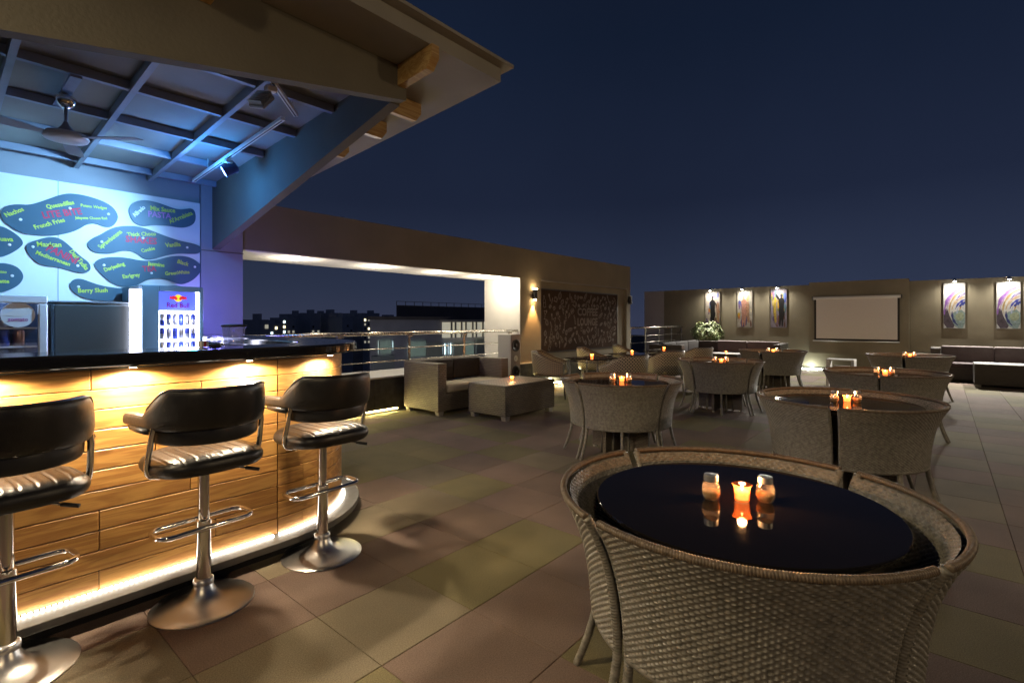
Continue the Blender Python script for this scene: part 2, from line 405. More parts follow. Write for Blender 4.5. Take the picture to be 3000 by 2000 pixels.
for k_, mk in (('P','tileP'),('O','tileO'),('G','tileG')):
    tile_me[k_] = MB().cbox(-.2488,.2488,-.2488,.2488,-.03,0,.002).mesh('tile', mt[mk])
cells = []
for i in range(-14, 33):
    for j in range(-18, 13):
        x0, y0 = .17+.5*i, .17+.5*j
        if x0 < -6.9 or x0 > 15.6 or y0 > 5.78 or y0 < -8.9: continue
        x, y = x0+.25, y0+.25; t = depth(x, y); vis = False
        if t > .3:
            a, b = px(x, y, 0); vis = -150 < a < 3150 and b < 2250
        key = (round(x0,2), round(y0,2))
        c = known.get(key)
        if c is None:
            h_ = random.Random(i*131+j*17+5).random(); c = 'P' if h_ < .46 else ('O' if h_ < .80 else 'G')
        cells.append((0 if vis else 1, t if t > 0 else 99, x, y, c))
cells.sort()
extra = {'P': MB(), 'O': MB(), 'G': MB()}
for n_, (nv, t, x, y, c) in enumerate(cells):
    if n_ < 300 and nv == 0:
        o = place('tile', tile_me[c], floor); o.location = (x, y, 0)
    else:
        extra[c].cbox(x-.2488, x+.2488, y-.2488, y+.2488, -.03, 0, .002)
for c, mk in (('P','tileP'),('O','tileO'),('G','tileG')):
    if extra[c].v: tag(extra[c].build('tiles', mt[mk], floor), kind='stuff')

city = MB().box(-900, 1500, -900, 1500, -46, -45).build('ground', mt['cityground']); tag(city, kind='structure')
# the storeys of this building below the terrace
bld = MB().box(-6.9, 16.2, -8.9, 6.2, -45, -.31).build('building_below', mt['concrete']); tag(bld, kind='structure')

# ------------------------------------------------------------------ bar pavilion
def zc(y): return 3.30 - .067*y
pav = thing('bar_pavilion', 'open taupe bar pavilion with tapered fascia beams and wide flat roof', 'pavilion', (0, 6.4, 0))
f = lambda a, b, h: (a, h, b)            # XZ profile along Y
g = lambda a, b, h: (h, a, b)            # YZ profile along X
X0 = -2.6
MB().prism([(2.51, zc(2.51)), (6.9, zc(6.9)), (6.9, zc(6.9)+.10), (2.51, zc(2.51)+.10)], g, X0, 2.81).build('roof_slab', mt['soffit'], pav, world=True)
MB().prism([(2.44, zc(2.44)+.102), (7.0, zc(7.0)+.102), (7.0, zc(7.0)+.125), (2.44, zc(2.44)+.125)], g, X0, 2.88).build('roof_cap', mt['soffit'], pav, world=True)
MB().prism([(2.2, 2.887), (2.2, zc(2.85)-.002), (X0, zc(2.85)-.002), (X0, 2.887-.19*4.8)], f, 2.85, 2.925).build('front_fascia', mt['stucco'], pav, world=True)
MB().prism([(2.927, 2.887-.216*.077), (6.24, 2.887-.216*3.39), (6.24, zc(6.24)-.002), (2.927, zc(2.927)-.002)], g, 2.12, 2.2).build('side_fascia', mt['stucco'], pav, world=True)
MB().prism([(6.30,0),(6.30,zc(6.30)-.002),(6.55,zc(6.55)-.002),(6.55,0)], g, X0, 2.008).build('back_wall', mt['barwall'], pav, world=True)
MB().prism([(6.245,0),(6.245,zc(6.245)-.003),(6.55,zc(6.55)-.003),(6.55,0)], g, 2.01, 2.448).build('column', mt['barwall'], pav, world=True)
MB().box(2.012, 2.452, 6.238, 6.2445, 2.128, 2.136).build('column_joint', mt['stucco'], pav, world=True)
for X in (-1.46, -.855, -.25, .352, .957, 1.545):
    MB().prism([(2.93, zc(2.93)-.003), (6.295, zc(6.295)-.003), (6.295, zc(6.295)-.075), (2.93, zc(2.93)-.075)], g, X-.019, X+.019).build('joist', mt['joist'], pav, world=True)
for Y in (3.68, 4.30, 4.93, 5.52, 6.12):
    for a, b in ((-2.4,-1.482),(-1.438,-.877),(-.833,-.272),(-.228,.33),(.374,.935),(.979,1.523),(1.567,2.115)):
        MB().prism([(Y-.02, zc(Y)-.004), (Y+.02, zc(Y)-.004), (Y+.02, zc(Y)-.062), (Y-.02, zc(Y)-.062)], g, a, b).build('cross_batten', mt['joist'], pav, world=True)
bk = MB().prism([(2.203,0),(2.60,0),(2.60,-.07),(2.555,-.145),(2.203,-.145)], lambda a,b,h: (a, h, zc(h)+b-.003), -.02, .02)
def rafter_end_side(Y):
    MB().prism([(2.203,-.003),(2.60,-.003),(2.60,-.085),(2.55,-.15),(2.203,-.15)], lambda a,b,h: (a, h, zc(Y)+b), Y-.022, Y+.022).build('rafter_end', mt['pine'], pav, world=True)
for Y in (3.20, 3.66, 4.25, 4.85, 5.45): rafter_end_side(Y)
for X in (2.155, .93, -.3, -1.5):
    MB().prism([(2.849,-.003),(2.49,-.003),(2.49,-.085),(2.545,-.145),(2.849,-.145)], lambda a,b,h: (h, a, zc(a)+b), X-.03, X+.03).build('rafter_end', mt['pine'], pav, world=True)

# menu panel on the back wall -------------------------------------------------
def wp(cx, cz): return cx, cz
menu = thing('menu_wall_panel', 'white wall panel behind the bar with blue menu bubbles', 'menu board', (.3, 6.285, 1.0))
MB().box(-2.5, .824, 6.272, 6.296, .9, 2.65).build('panel_board', mt['white'], menu, world=True)
MB().box(.827, 2.005, 6.272, 6.296, .9, 2.65).build('panel_board', mt['white'], menu, world=True)
MB().box(.822, .829, 6.2705, 6.2745, .9, 2.66).build('cable', mt['wire'], menu, world=True)
def back(cxp, cyp, Y=6.27):
    """photo-crop measure -> position on the back wall plane"""
    X_, Y_ = cxp*.2551, 560 + cyp*.2551
    u = (X_-1500)/1476; v = (939-Y_)/1476
    d = (CY+u*SY, SY-u*CY, v); t = Y/d[1]; return d[0]*t, 1.35+d[2]*t
def smooth_poly(pts, it=2):
    for _ in range(it):
        q = []
        for i in range(len(pts)):
            a, b = pts[i], pts[(i+1) % len(pts)]
            q += [(a[0]*.75+b[0]*.25, a[1]*.75+b[1]*.25), (a[0]*.25+b[0]*.75, a[1]*.25+b[1]*.75)]
        pts = q
    return pts
dg = None
def text_mesh(body, width, thick=.012, align='LEFT', height=None, extr=.0):
    cu = bpy.data.curves.new('txt', 'FONT'); cu.body = body; cu.size = 1; cu.offset = thick; cu.align_x = align; cu.extrude = extr; cu.resolution_u = 2
    o = bpy.data.objects.new('txt', cu); COL.objects.link(o)
    bpy.context.view_layer.update()
    me = bpy.data.meshes.new_from_object(o.evaluated_get(bpy.context.evaluated_depsgraph_get()))
    bpy.data.objects.remove(o); bpy.data.curves.remove(cu)
    xs = [q.co.x for q in me.vertices]; w0 = max(xs)-min(xs); x0 = min(xs)
    s = width/w0; sy = s*1.18 if height is None else height
    for q in me.vertices: q.co = ((q.co.x-x0)*s, q.co.y*sy, q.co.z)
    return me
def wall_text(body, a, b, mat, parent, hfac=None, thick=.028):
    p0 = back(*a); p1 = back(*b); wd = math.hypot(p1[0]-p0[0], p1[1]-p0[1]); an = math.atan2(p1[1]-p0[1], p1[0]-p0[0])
    me = text_mesh(body, wd, thick, height=hfac); me.materials.append(mat)
    o = place('lettering', me, parent)
    o.location = (p0[0]-menu.location.x, 6.259-menu.location.y, p0[1]-menu.location.z); o.rotation_euler = (R(90), -an, 0)
    return o
BUB = [
 ([(0,250),(40,190),(130,155),(220,152),(330,160),(450,130),(600,75),(720,35),(820,28),(950,45),(1100,85),(1230,140),(1310,200),(1355,280),(1345,340),(1300,400),(1250,415),(1180,405),(1120,380),(1060,372),(990,385),(920,430),(830,470),(700,500),(560,512),(420,508),(280,490),(180,450),(90,390),(30,330)],
  [('Nachos',(75,300),(280,225),'txtY'),('Quesadillas',(540,205),(855,150),'txtY'),('Potato Wedges',(925,178),(1225,212),'txtY'),('LITE BITE',(500,315),(945,265),'txtR'),('French Fries',(405,440),(750,350),'txtY'),('Jalepeno Cheese Roll',(860,320),(1230,328),'txtY')], [(235,328),(800,200),(1243,266)]),
 ([(1475,230),(1490,170),(1540,125),(1620,105),(1700,108),(1800,130),(1900,165),(1980,195),(2060,212),(2130,205),(2190,198),(2230,220),(2248,290),(2235,360),(2190,400),(2120,420),(2040,418),(1950,400),(1860,393),(1760,390),(1680,400),(1610,400),(1550,370),(1500,310)],
  [('Alfredo',(1548,302),(1670,195),'txtW'),('Mix Sauce',(1725,220),(2010,250),'txtY'),('PASTA',(1700,293),(1965,320),'txtP'),("Al'Arrabiata",(1952,375),(2215,268),'txtY')], []),
 ([(998,620),(1010,580),(1060,540),(1150,500),(1250,440),(1330,410),(1450,400),(1550,402),(1650,420),(1780,470),(1920,525),(2060,570),(2200,600),(2270,620),(2310,650),(2310,690),(2270,720),(2180,722),(2060,715),(1950,730),(1850,755),(1760,780),(1690,785),(1630,765),(1580,720),(1520,690),(1440,680),(1370,690),(1290,712),(1200,718),(1110,710),(1040,680)],
  [('Sprawbanana',(1155,665),(1405,475),'txtY'),('Thick Choco',(1460,520),(1790,510),'txtY'),('SHAKES',(1440,582),(1800,612),'txtR'),('Cookie',(1625,705),(1780,672),'txtY'),('Vanilla',(1900,645),(2075,632),'txtY')], [(1165,583),(1638,540),(2145,648)]),
 ([(295,650),(310,610),(360,580),(430,560),(510,535),(590,527),(660,535),(730,570),(800,630),(870,700),(940,760),(1010,810),(1040,860),(1035,910),(990,935),(930,942),(860,930),(780,905),(700,880),(610,865),(530,858),(450,840),(390,790),(330,730)],
  [('Maxican',(425,636),(705,640),'txtY'),('PANINI',(520,678),(865,835),'txtR'),('Mediterranean',(403,722),(795,862),'txtY'),('Desi Tadka',(790,692),(982,910),'txtY')], [(375,640),(890,857)]),
 ([(1075,840),(1100,800),(1160,770),(1260,757),(1380,758),(1480,770),(1570,790),(1660,800),(1760,795),(1850,775),(1950,750),(2060,742),(2160,755),(2240,790),(2310,850),(2315,900),(2270,970),(2200,1030),(2120,1065),(2060,1070),(2000,1050),(1930,1020),(1850,1000),(1760,1000),(1680,1020),(1600,1065),(1530,1095),(1440,1100),(1340,1085),(1260,1040),(1180,970),(1110,900)],
  [('Darjeeling',(1205,925),(1435,848),'txtY'),('Jasmine',(1690,850),(1885,872),'txtY'),('TEA',(1635,922),(1795,918),'txtR'),('Black',(2030,825),(2160,862),'txtY'),('Earlgrey',(1410,1002),(1610,978),'txtY'),('GreenWhite',(1895,966),(2175,946),'txtY')], [(1190,850),(1735,942),(2233,870)]),
 ([(798,1090),(805,1050),(840,1015),(890,1003),(950,1010),(1030,1040),(1130,1075),(1250,1100),(1400,1115),(1550,1118),(1700,1108),(1850,1090),(2000,1082),(2100,1095),(2150,1160),(2000,1260),(1600,1275),(1100,1255),(1000,1240),(900,1200),(830,1150)],
  [('Berry Slush',(895,1165),(1235,1160),'txtY'),('CO',(1415,1252),(1520,1248),'txtR')], [(898,1097)]),
 ([(0,402),(60,420),(150,470),(230,530),(268,590),(250,630),(190,680),(100,730),(0,765),(-120,740),(-220,660),(-230,560),(-160,450),(-80,405)],
  [('Guava',(-60,570),(152,578),'txtY')], [(107,617)]),
 ([(0,825),(80,830),(180,860),(240,910),(270,970),(255,1030),(200,1090),(100,1140),(0,1165),(-100,1150),(-200,1080),(-230,980),(-180,880),(-90,835)],
  [('Espresso',(-130,925),(75,945),'txtY'),('Latte',(-40,1050),(105,1055),'txtY')], [(138,972)])]
for pts, txts, pins in BUB:
    pl = smooth_poly([back(*p) for p in pts])
    b = MB().prism(pl[::-1], lambda a, c, h: (a, h, c), 6.260, 6.2715).build('menu_bubble', mt['bubble'], menu, world=True)
    for t_, a, c, mk in txts: wall_text(t_, a, c, mt[mk], b)
    for p in pins:
        q = back(*p); o = MB().lathe([(.012,0),(.012,.006),(.0,.010)], 8).build('pin', mt['white'], b); o.rotation_euler = (R(90),0,0); o.location = (q[0]-menu.location.x, 6.2595-menu.location.y, q[1]-menu.location.z)

# ------------------------------------------------------------------ bar counter
bar = thing('bar_counter', 'curved bar clad in golden wood planks with black granite top', 'bar counter', (.8, 3.3, 0))
CX, CYc = 1.35, 3.672
def outline(r, x_left=-1.6, yend=6.2, n=28):
    """outer line of the counter at offset radius r"""
    p = [(x_left, CYc-r)]
    p += [(CX + r*math.cos(-PI/2 + PI/2*i/n), CYc + r*math.sin(-PI/2 + PI/2*i/n)) for i in range(n+1)]
    p.append((CX + r, yend)); return p
def ring(ro, ri, z0, z1, yend=6.2):
    o_ = outline(ro, yend=yend); i_ = outline(ri, yend=yend)
    m = MB(); n = len(o_)
    v = [(x,y,z) for z in (z0,z1) for x,y in o_] + [(x,y,z) for z in (z0,z1) for x,y in i_]
    f_ = []
    for k in range(n-1):
        f_ += [(k,k+1,n+k+1,n+k), (2*n+k+1,2*n+k,3*n+k,3*n+k+1), (n+k,n+k+1,3*n+k+1,3*n+k), (k+1,k,2*n+k,2*n+k+1)]
    f_ += [(0,n,3*n,2*n), (n-1,2*n+n-1,3*n+n-1,n+n-1)]
    return m.add(v, f_)
top = ring(.825, .43, 1.140, 1.202).build('countertop', mt['counter'], bar, world=True)
bv = top.modifiers.new('edge', 'BEVEL'); bv.width = .012; bv.segments = 3; bv.limit_method = 'ANGLE'
ring(.711, .62, .10, 1.128).build('carcass', mt['dark'], bar, world=True)
ring(.735, .60, 1.126, 1.1395).build('top_rail', mt['slab'], bar, world=True)
sl = ring(.842, .62, .066, .104).build('base_slab', mt['slab'], bar, world=True)
bv = sl.modifiers.new('edge', 'BEVEL'); bv.width = .004; bv.segments = 2; bv.limit_method = 'ANGLE'
ring(.76, .64, 0, .0655).build('toe_kick', mt['dark'], bar, world=True)
ring(.5, .15, .86, .89).build('inner_worktop', mt['white'], bar, world=True)
ring(.618, .60, .0, 1.10).build('inner_panel', mt['white'], bar, world=True)
ROW = .0925; Z0 = .108
def straight_plank(x0, x1, z0):
    MB().cbox(x0+.0015, x1-.0015, CYc-.722, CYc-.7105, z0+.0015, z0+ROW-.0015, .003).build('plank', mt['wood'], bar, world=True)
def curved_plank(a0, a1, z0):
    n = max(3, int((a1-a0)/.06)); m = MB(); e_ = .002
    ang = [a0+e_+(a1-a0-2*e_)*i/n for i in range(n+1)]
    prof = [(.7105, z0+.0015),(.7195, z0+.0015),(.722, z0+.004),(.722, z0+ROW-.004),(.7195, z0+ROW-.0015),(.7105, z0+ROW-.0015)]
    k = len(prof)
    v = [(CX+r_*math.cos(a), CYc+r_*math.sin(a), z_) for a in ang for r_, z_ in prof]
    f_ = [(i*k+j, (i+1)*k+j, (i+1)*k+(j+1)%k, i*k+(j+1)%k) for i in range(n) for j in range(k)]
    f_ += [tuple(range(k))[::-1], tuple(n*k+j for j in range(k))]
    m.add(v, f_); m.build('plank', mt['wood'], bar, world=True)
seams = [(.50,), (.95,-.3), (.15,), (.95,-.5), (-.2,.75), (.40,), (.90,-.1), (.53,-.7), (.53,-.3), (1.02,-.2), (.53,)]
for rI in range(11):
    z0 = Z0 + (10-rI)*ROW
    xs = sorted([-1.6] + list(seams[rI]) + [CX-.002])
    for a, b in zip(xs[:-1], xs[1:]): straight_plank(a, b, z0)
    off = [0, .45, .72][rI % 3]
    an = [-PI/2+.001] + [-PI/2 + off*.5 + .62*i for i in range(0 if off else 1, 4) if -PI/2 + off*.5 + .62*i < -.08] + [0]
    for a, b in zip(an[:-1], an[1:]): curved_plank(a, b, z0)
    MB().cbox(CX+.7105, CX+.722, CYc+.002, 6.2, z0+.0015, z0+ROW-.0015, .003).build('plank', mt['wood'], bar, world=True)
# LED rope lying on the slab at the foot of the planks
pth = [(x, CYc-.738, .112) for x in [-1.6+.1*i for i in range(30)]] + [(CX+.738*math.cos(a), CYc+.738*math.sin(a), .112) for a in [-PI/2+PI/2*i/24 for i in range(25)]]
ls = MB()
for i_ in range(150):
    X_ = -1.6+.0195*i_
    if X_ < CX: ls.box(X_, X_+.012, CYc-.744, CYc-.733, .1045, .116)
for i_ in range(58):
    a_ = -PI/2+.5*PI*i_/58; a2_ = a_+.016
    p_ = [(CX+r_*math.cos(q_), CYc+r_*math.sin(q_)) for r_, q_ in ((.733,a_),(.744,a_),(.744,a2_),(.733,a2_))]
    ls.prism(p_, lambda a,b,h:(a,b,h), .1045,.116)
tag(ls.build('led_strip', mt['ledwarm'], bar, world=True), kind='stuff')
for q in ((-.38,2.872),(.13,2.872),(.64,2.872),(1.16,2.872),(1.666,2.925)):
    MB().lathe([(.022,1.1385),(.022,1.1330),(.016,1.1325)], 16, (q[0],q[1],0)).build('downlight_ring', mt['chrome'], bar, world=True)
    MB().lathe([(.014,1.1345),(.014,1.1305),(.0,1.1300)], 14, (q[0],q[1],0)).build('downlight_bulb', mt['bulbwarm'], bar, world=True)
    lp = lamp('bar_downlight', 'SPOT', (q[0]-bar.location.x, q[1]-bar.location.y, 1.126), 24, (1,.82,.58), bar, .014, 168, .35)
    lp.rotation_euler = (R(-4), 0, 0 if q[0] < 1.5 else R(23))

# ------------------------------------------------------------------ bar stools
def make_stool():
    t = thing('bar_stool', '', 'bar stool')
    MB().lathe([(.218,0),(.219,.004),(.214,.008),(.17,.013),(.12,.021),(.085,.033),(.060,.052),(.046,.076),(.038,.098)], 56).build('base', mt['brushed'], t, True, ang=50)
    MB().lathe([(.043,.094),(.045,.104),(.043,.118),(.036,.124)], 32).build('collar', mt['brushed'], t, True, ang=50)
    MB().lathe([(.0315,.10),(.0315,.40),(.027,.404)], 32).build('lower_pole', mt['chrome'], t, True, ang=40)
    MB().lathe([(.025,.402),(.025,.665)], 32).build('gas_lift', mt['chrome'], t, True, ang=40)
    loop = []
    W, D, rc = .205, .080, .055
    for cx_, cy_, a0 in ((W-rc, D-rc, 0), (-W+rc, D-rc, 90), (-W+rc, -D+rc, 180), (W-rc, -D+rc, 270)):
        for i in range(7): loop.append((cx_+rc*math.cos(R(a0+15*i)), cy_+rc*math.sin(R(a0+15*i)), .385))
    MB().tube(loop, .0118, 10, True).build('footrest', mt['chrome'], t, True)
    MB().lathe([(.034,.370),(.034,.400)], 24).build('footrest_collar', mt['chrome'], t, True, ang=40)
    # seat cushion: rounded plan, puffy, with stitched channels
    SX, SYd, PP = .238, .215, 3.2
    def seat(u, v):
        x = SX*math.sin((u-.5)*PI*.999); ym = SYd*(max(0, 1-abs(x/SX)**PP))**(1/PP); y = ym*math.sin((v-.5)*PI)
        d = min(1, (abs(x/SX)**PP+abs(y/SYd)**PP)**(1/PP))
        z = .690+.058*(1-d**5)**(1/2.2)
        if d < .97:
            ch = (x/.050+.5) % 1.0-.5; z -= .0055*math.exp(-(ch/.085)**2)*min(1, (1-d)*7)*(1 if abs(y) < .19 else .3)
            z += .0012*math.cos(ch*PI)*min(1, (1-d)*5)
        z += .010*(y/SYd)**2*(1 if y < 0 else .3)
        return x, y, z
    m = MB().grid(seat, 181, 41)
    m.grid(lambda u, v: (lambda q: (q[0]*.93, q[1]*.93, .664))(seat(u, v)), 181, 5)
    def skirt(u, v):
        a_ = 2*PI*u; c_, s_ = math.cos(a_), math.sin(a_); rr = (abs(c_)**PP+abs(s_)**PP)**(-1/PP); k = 1-.07*v**2
        return rr*c_*SX*k, rr*s_*SYd*k, .690+.010*(max(-1,min(1,rr*s_)))**2*(1 if s_ < 0 else .3)*(1-v)-.026*v
    m.grid(skirt, 140, 7, True)
    m.build('seat', mt['leather'], t, True, ang=75)
    MB().rbox(-.12,.12,-.12,.12,.645,.672,.01,2).build('seat_plate', mt['black'], t, True, ang=40)
    # backrest that sweeps down into the arms
    def plan(s):
        """s in [-1,1] -> x,y on the U-shaped plan (rear at y=-.235)"""
        a = abs(s); sg = 1 if s >= 0 else -1
        if a < .52:
            k = a/.52; th = k*R(78); return sg*(.235*math.sin(th)), -.005-.235*math.cos(th), th
        k = (a-.52)/.48; x0 = .235*math.sin(R(78)); y0 = -.005-.235*math.cos(R(78))
        return sg*(x0+.022*k), y0+.235*k, R(85)
    def prof(s):
        a = abs(s)
        k = min(1, max(0, (a-.36)/.26)); k = k*k*(3-2*k)
        topz = 1.055*(1-k) + .935*k - .010*max(0, (a-.7))
        lowz = .868 + .010*k
        if a > .93: topz -= .03*((a-.93)/.07)**2
        return topz, lowz
    TH = .026
    def shell(u, v):
        s = -1+2*u; x, y, th = plan(s); topz, lowz = prof(s)
        sg = 1 if s >= 0 else -1
        nx, ny = sg*math.sin(th), -math.cos(th)
        a = 2*PI*v; hz = (topz-lowz)/2; mz = (topz+lowz)/2
        p = 3.2; c_, s_ = math.cos(a), math.sin(a); rr = (abs(c_)**p+abs(s_)**p)**(-1/p)
        dz = hz*rr*s_; dn = TH*rr*c_
        end = 1.0
        if abs(s) > .94: q = (abs(s)-.94)/.06; end = math.sqrt(max(.02, 1-q*q))
        lean = -.10*(mz+dz*end-.87)
        return x+nx*dn*end, y+ny*dn*end+lean*math.cos(th), mz+dz*end
    m = MB(); nu, nv = 121, 40
    v = [shell(i/(nu-1), j/nv) for i in range(nu) for j in range(nv)]
    f_ = [(i*nv+j, i*nv+(j+1)%nv, (i+1)*nv+(j+1)%nv, (i+1)*nv+j) for i in range(nu-1) for j in range(nv)]
    f_ += [tuple(range(nv)), tuple((nu-1)*nv+j for j in range(nv))[::-1]]
    bkp = m.add(v, f_).build('backrest', mt['leather'], t, True, ang=80)
    # piping along the top edge of the shell
    for sd in (-1, 1):
        pp = []
        for i in range(70):
            s = -.97+1.94*i/69; x, y, th = plan(s); topz, lowz = prof(s); sg = 1 if s >= 0 else -1
            lean = -.10*(topz-.87)
            pp.append((x+sg*math.sin(th)*TH*.74*sd, y-math.cos(th)*TH*.74*sd+lean*math.cos(th), topz-.0055))
        MB().tube(pp, .0028, 5).build('piping', mt['leather'], bkp, True)
    # lower pan under the back pad
    def pan(u, v):
        s = -.60+1.2*u; x, y, th = plan(s); sg = 1 if s >= 0 else -1
        a = 2*PI*v; p = 3.0; c_, s_ = math.cos(a), math.sin(a); rr = (abs(c_)**p+abs(s_)**p)**(-1/p)
        hz = .040*(1-.35*(abs(s)/.6)**4)
        return x*.95-sg*math.sin(th)*.008+sg*math.sin(th)*.014*rr*c_, y*.95+math.cos(th)*.004-math.cos(th)*.014*rr*c_, .842+hz*rr*s_
    m = MB(); nu, nv = 61, 20
    v = [pan(i/(nu-1), j/nv) for i in range(nu) for j in range(nv)]
    f_ = [(i*nv+j, i*nv+(j+1)%nv, (i+1)*nv+(j+1)%nv, (i+1)*nv+j) for i in range(nu-1) for j in range(nv)]
    f_ += [tuple(range(nv)), tuple((nu-1)*nv+j for j in range(nv))[::-1]]
    m.add(v, f_).build('back_pan', mt['black'], t, True, ang=80)
    for sd in (-1, 1):
        path = [(sd*.232,-.085,.885),(sd*.238,-.078,.85),(sd*.240,-.065,.80),(sd*.243,-.05,.745),(sd*.244,-.038,.71),(sd*.238,-.028,.678),(sd*.222,-.02,.660),(sd*.195,-.015,.653),(sd*.14,-.008,.651),(sd*.05,0,.651)]
        q = []
        for i in range(len(path)-1):
            for k in range(3):
                q.append(tuple(path[i][c]+(path[i+1][c]-path[i][c])*k/3 for c in range(3)))
        q.append(path[-1]); MB().tube(q, .0125, 10).build('arm_frame', mt['chrome'], t, True, ang=60)
        MB().tube([(sd*.252,.11,.872),(sd*.250,.03,.868),(sd*.243,-.06,.868)], .016, 8).build('arm_bracket', mt['black'], t, True)
    lv = MB().tube([(.02,-.02,.652),(.09,-.10,.650),(.135,-.155,.640)], .0048, 8).build('lever', mt['chrome'], t, True)
    MB().tube([(.128,-.147,.6415),(.168,-.196,.634)], .0088, 8).build('lever_grip', mt['black'], lv, True)
    return t
st = make_stool()
spots = [(.877,2.693,4,'black leather bar stool at the bar, between the other two stools'),
         (1.508,2.735,2,'black leather bar stool standing beside the rounded end of the bar'),
         (.208,2.72,6,'black leather bar stool farthest from the rounded end of the bar')]
for i, (x, y, a, lb) in enumerate(spots):
    o = st if i == 0 else copy_tree(st)
    o.location = (x, y, 0); o.rotation_euler.z = R(a); tag(o, lb, 'bar stool', 'bar stools along the counter')

# ------------------------------------------------------------------ behind the bar
fr = thing('drinks_cooler', 'white framed glass door cooler full of cans with round sticker', 'fridge', (.33, 5.75, 0))
MB().box(-.15,.655,5.55,5.58,.55,1.50).build('interior_back', mt['canD'], fr, world=True)
MB().cbox(-.15,.66,5.60,6.2,0,1.545,.01).build('cabinet', mt['fridgewhite'], fr, world=True)
m = MB().cbox(-.15,.655,5.44,5.50,1.485,1.55,.008).cbox(.60,.655,5.441,5.499,.6,1.484,.008)
m.build('door_frame', mt['fridgewhite'], fr, world=True)
MB().box(-.15,.60,5.462,5.466,.6,1.484).build('door_glass', mt['thin'], fr, world=True)
for z in (.62,.93,1.14,1.285): MB().box(-.15,.598,5.475,5.548,z,z+.012).build('shelf', mt['fridgewhite'], fr, world=True)
can = lambda m_, x, z, h_, r_=.034, y=5.512: MB().lathe([(r_*.8,0),(r_,.012),(r_,h_-.018),(r_*.78,h_)], 14, (x,y,z)).build('can', m_, fr, True, world=True, ang=40)
for i in range(8):
    x = -.08+.082*i
    can(mt['canA'] if i % 3 else mt['canC'], x, 1.152, .125); can(mt['canD'], x, .942, .19)
    can(mt['canB'], x, 1.297, .065, .037)
    if i % 2: can(mt['canB'], x, 1.365, .06, .037)
lamp('cooler_fill', 'POINT', (.30-fr.location.x, 5.525-fr.location.y, 1.46), 3.2, (.45,.65,1), fr, .02)  # fill added to lift the dark cans and shelves
stk = MB().lathe([(.0,0),(.098,0),(.098,.002),(.0,.002)], 28).build('sticker', mt['fridgewhite'], fr)
stk.rotation_euler = (R(90),0,0); stk.location = (.485-.33, 5.460-5.75, 1.395)
tm = text_mesh('zomato', .115, .02); tm.materials.append(mt['txtP']); o = place('lettering', tm, stk); o.location = (-.058,-.05,.0035)
MB().prism([(-.085,-.004),(-.04,-.008),(.02,-.012),(.06,.004),(.088,.03),(.05,.062),(0,.07),(-.03,.03)], lambda a,b,h:(a,b,h), .0025,.0035).build('picture', mt['white'], stk)

cb = thing('dark_cabinet', 'dark grey cabinet standing between the two drinks fridges', 'cabinet', (1.0, 5.85, 0))
MB().cbox(.70,1.275,5.62,6.2,0,1.50,.012).build('body', mt['fridgegrey'], cb, world=True)
MB().cbox(.69,1.285,5.61,6.21,1.501,1.515,.004).build('top', mt['fridgegrey'], cb, world=True)
MB().cbox(.715,1.26,5.600,5.619,.05,1.48,.004).build('door', M('cabinet_door', (.035,.045,.045), .45), cb, world=True)

rb = thing('energy_drink_fridge', 'blue grey fridge with glowing LED edges and energy drink sign', 'fridge', (1.55, 5.85, 0))
FY = 5.55
MB().cbox(1.29,1.80,FY+.02,6.2,0,1.68,.01).build('cabinet', M('fridge_shell', (.12,.17,.22), .35), rb, world=True)
m = MB().cbox(1.30,1.43,FY-.02,FY+.018,.4,1.675,.004).cbox(1.765,1.80,FY-.02,FY+.018,.4,1.675,.004).cbox(1.431,1.764,FY-.02,FY+.018,1.625,1.675,.004)
m.build('door_frame', M('fridge_frame', (.10,.20,.26), .35), rb, world=True)
MB().box(1.222,1.298,FY-.01,FY+.06,.4,1.635).build('led_panel', mt['ledblue'], rb, world=True)
MB().box(1.735,1.763,FY-.024,FY+.010,.4,1.624).build('led_panel', mt['ledblue'], rb, world=True)
MB().box(1.433,1.764,FY+.012,FY+.019,.4,1.435).build('backlight', EM('fridge_backlight', (.75,.78,1.0), 2.6), rb, world=True)
sg = MB().box(1.433,1.734,FY-.018,FY-.004,1.445,1.622).build('sign', EM('sign_blue', (.10,.14,1.0), .42), rb, world=True)
MB().box(1.433,1.734,FY-.022,FY-.004,1.425,1.443).build('sign_rail', mt['ledblue'], rb, world=True)
def on_sign(name, me, x, z, d=.001):
    o = place(name, me, sg); o.rotation_euler = (R(90),0,0); o.location = (x-rb.location.x, FY-.018-d-rb.location.y, z-rb.location.z); return o
on_sign('emblem_disc', MB().lathe([(0,0),(.034,0),(.034,.001),(0,.001)], 24).mesh('emblem_disc', EM('emblem_yellow', (1,.62,.02), .45)), 1.585, 1.563)
bull = [(.004,-.004),(.02,.016),(.04,.022),(.058,.012),(.070,.022),(.068,.004),(.074,-.012),(.058,-.006),(.048,-.014),(.030,-.008),(.018,-.020)]
for sgn in (1,-1):
    pl = [(sgn*a, b) for a, b in bull][::sgn]
    on_sign('emblem_beast', MB().prism(pl, lambda a,b,h:(a,b,h), .0012,.0024).mesh('emblem_beast', EM('emblem_red', (.75,.02,.03), .25)), 1.585, 1.563)
me = text_mesh('Red Bull', .185, .02); me.materials.append(EM('sign_text', (.16,.0,.10), .12)); on_sign('lettering', me, 1.492, 1.475, .003)
def rcan(x, z, m_): MB().lathe([(.020,0),(.0245,.008),(.0245,.112),(.018,.124)], 12, (x,FY-.006+.0,z)).build('can', m_, rb, True, world=True, ang=40)
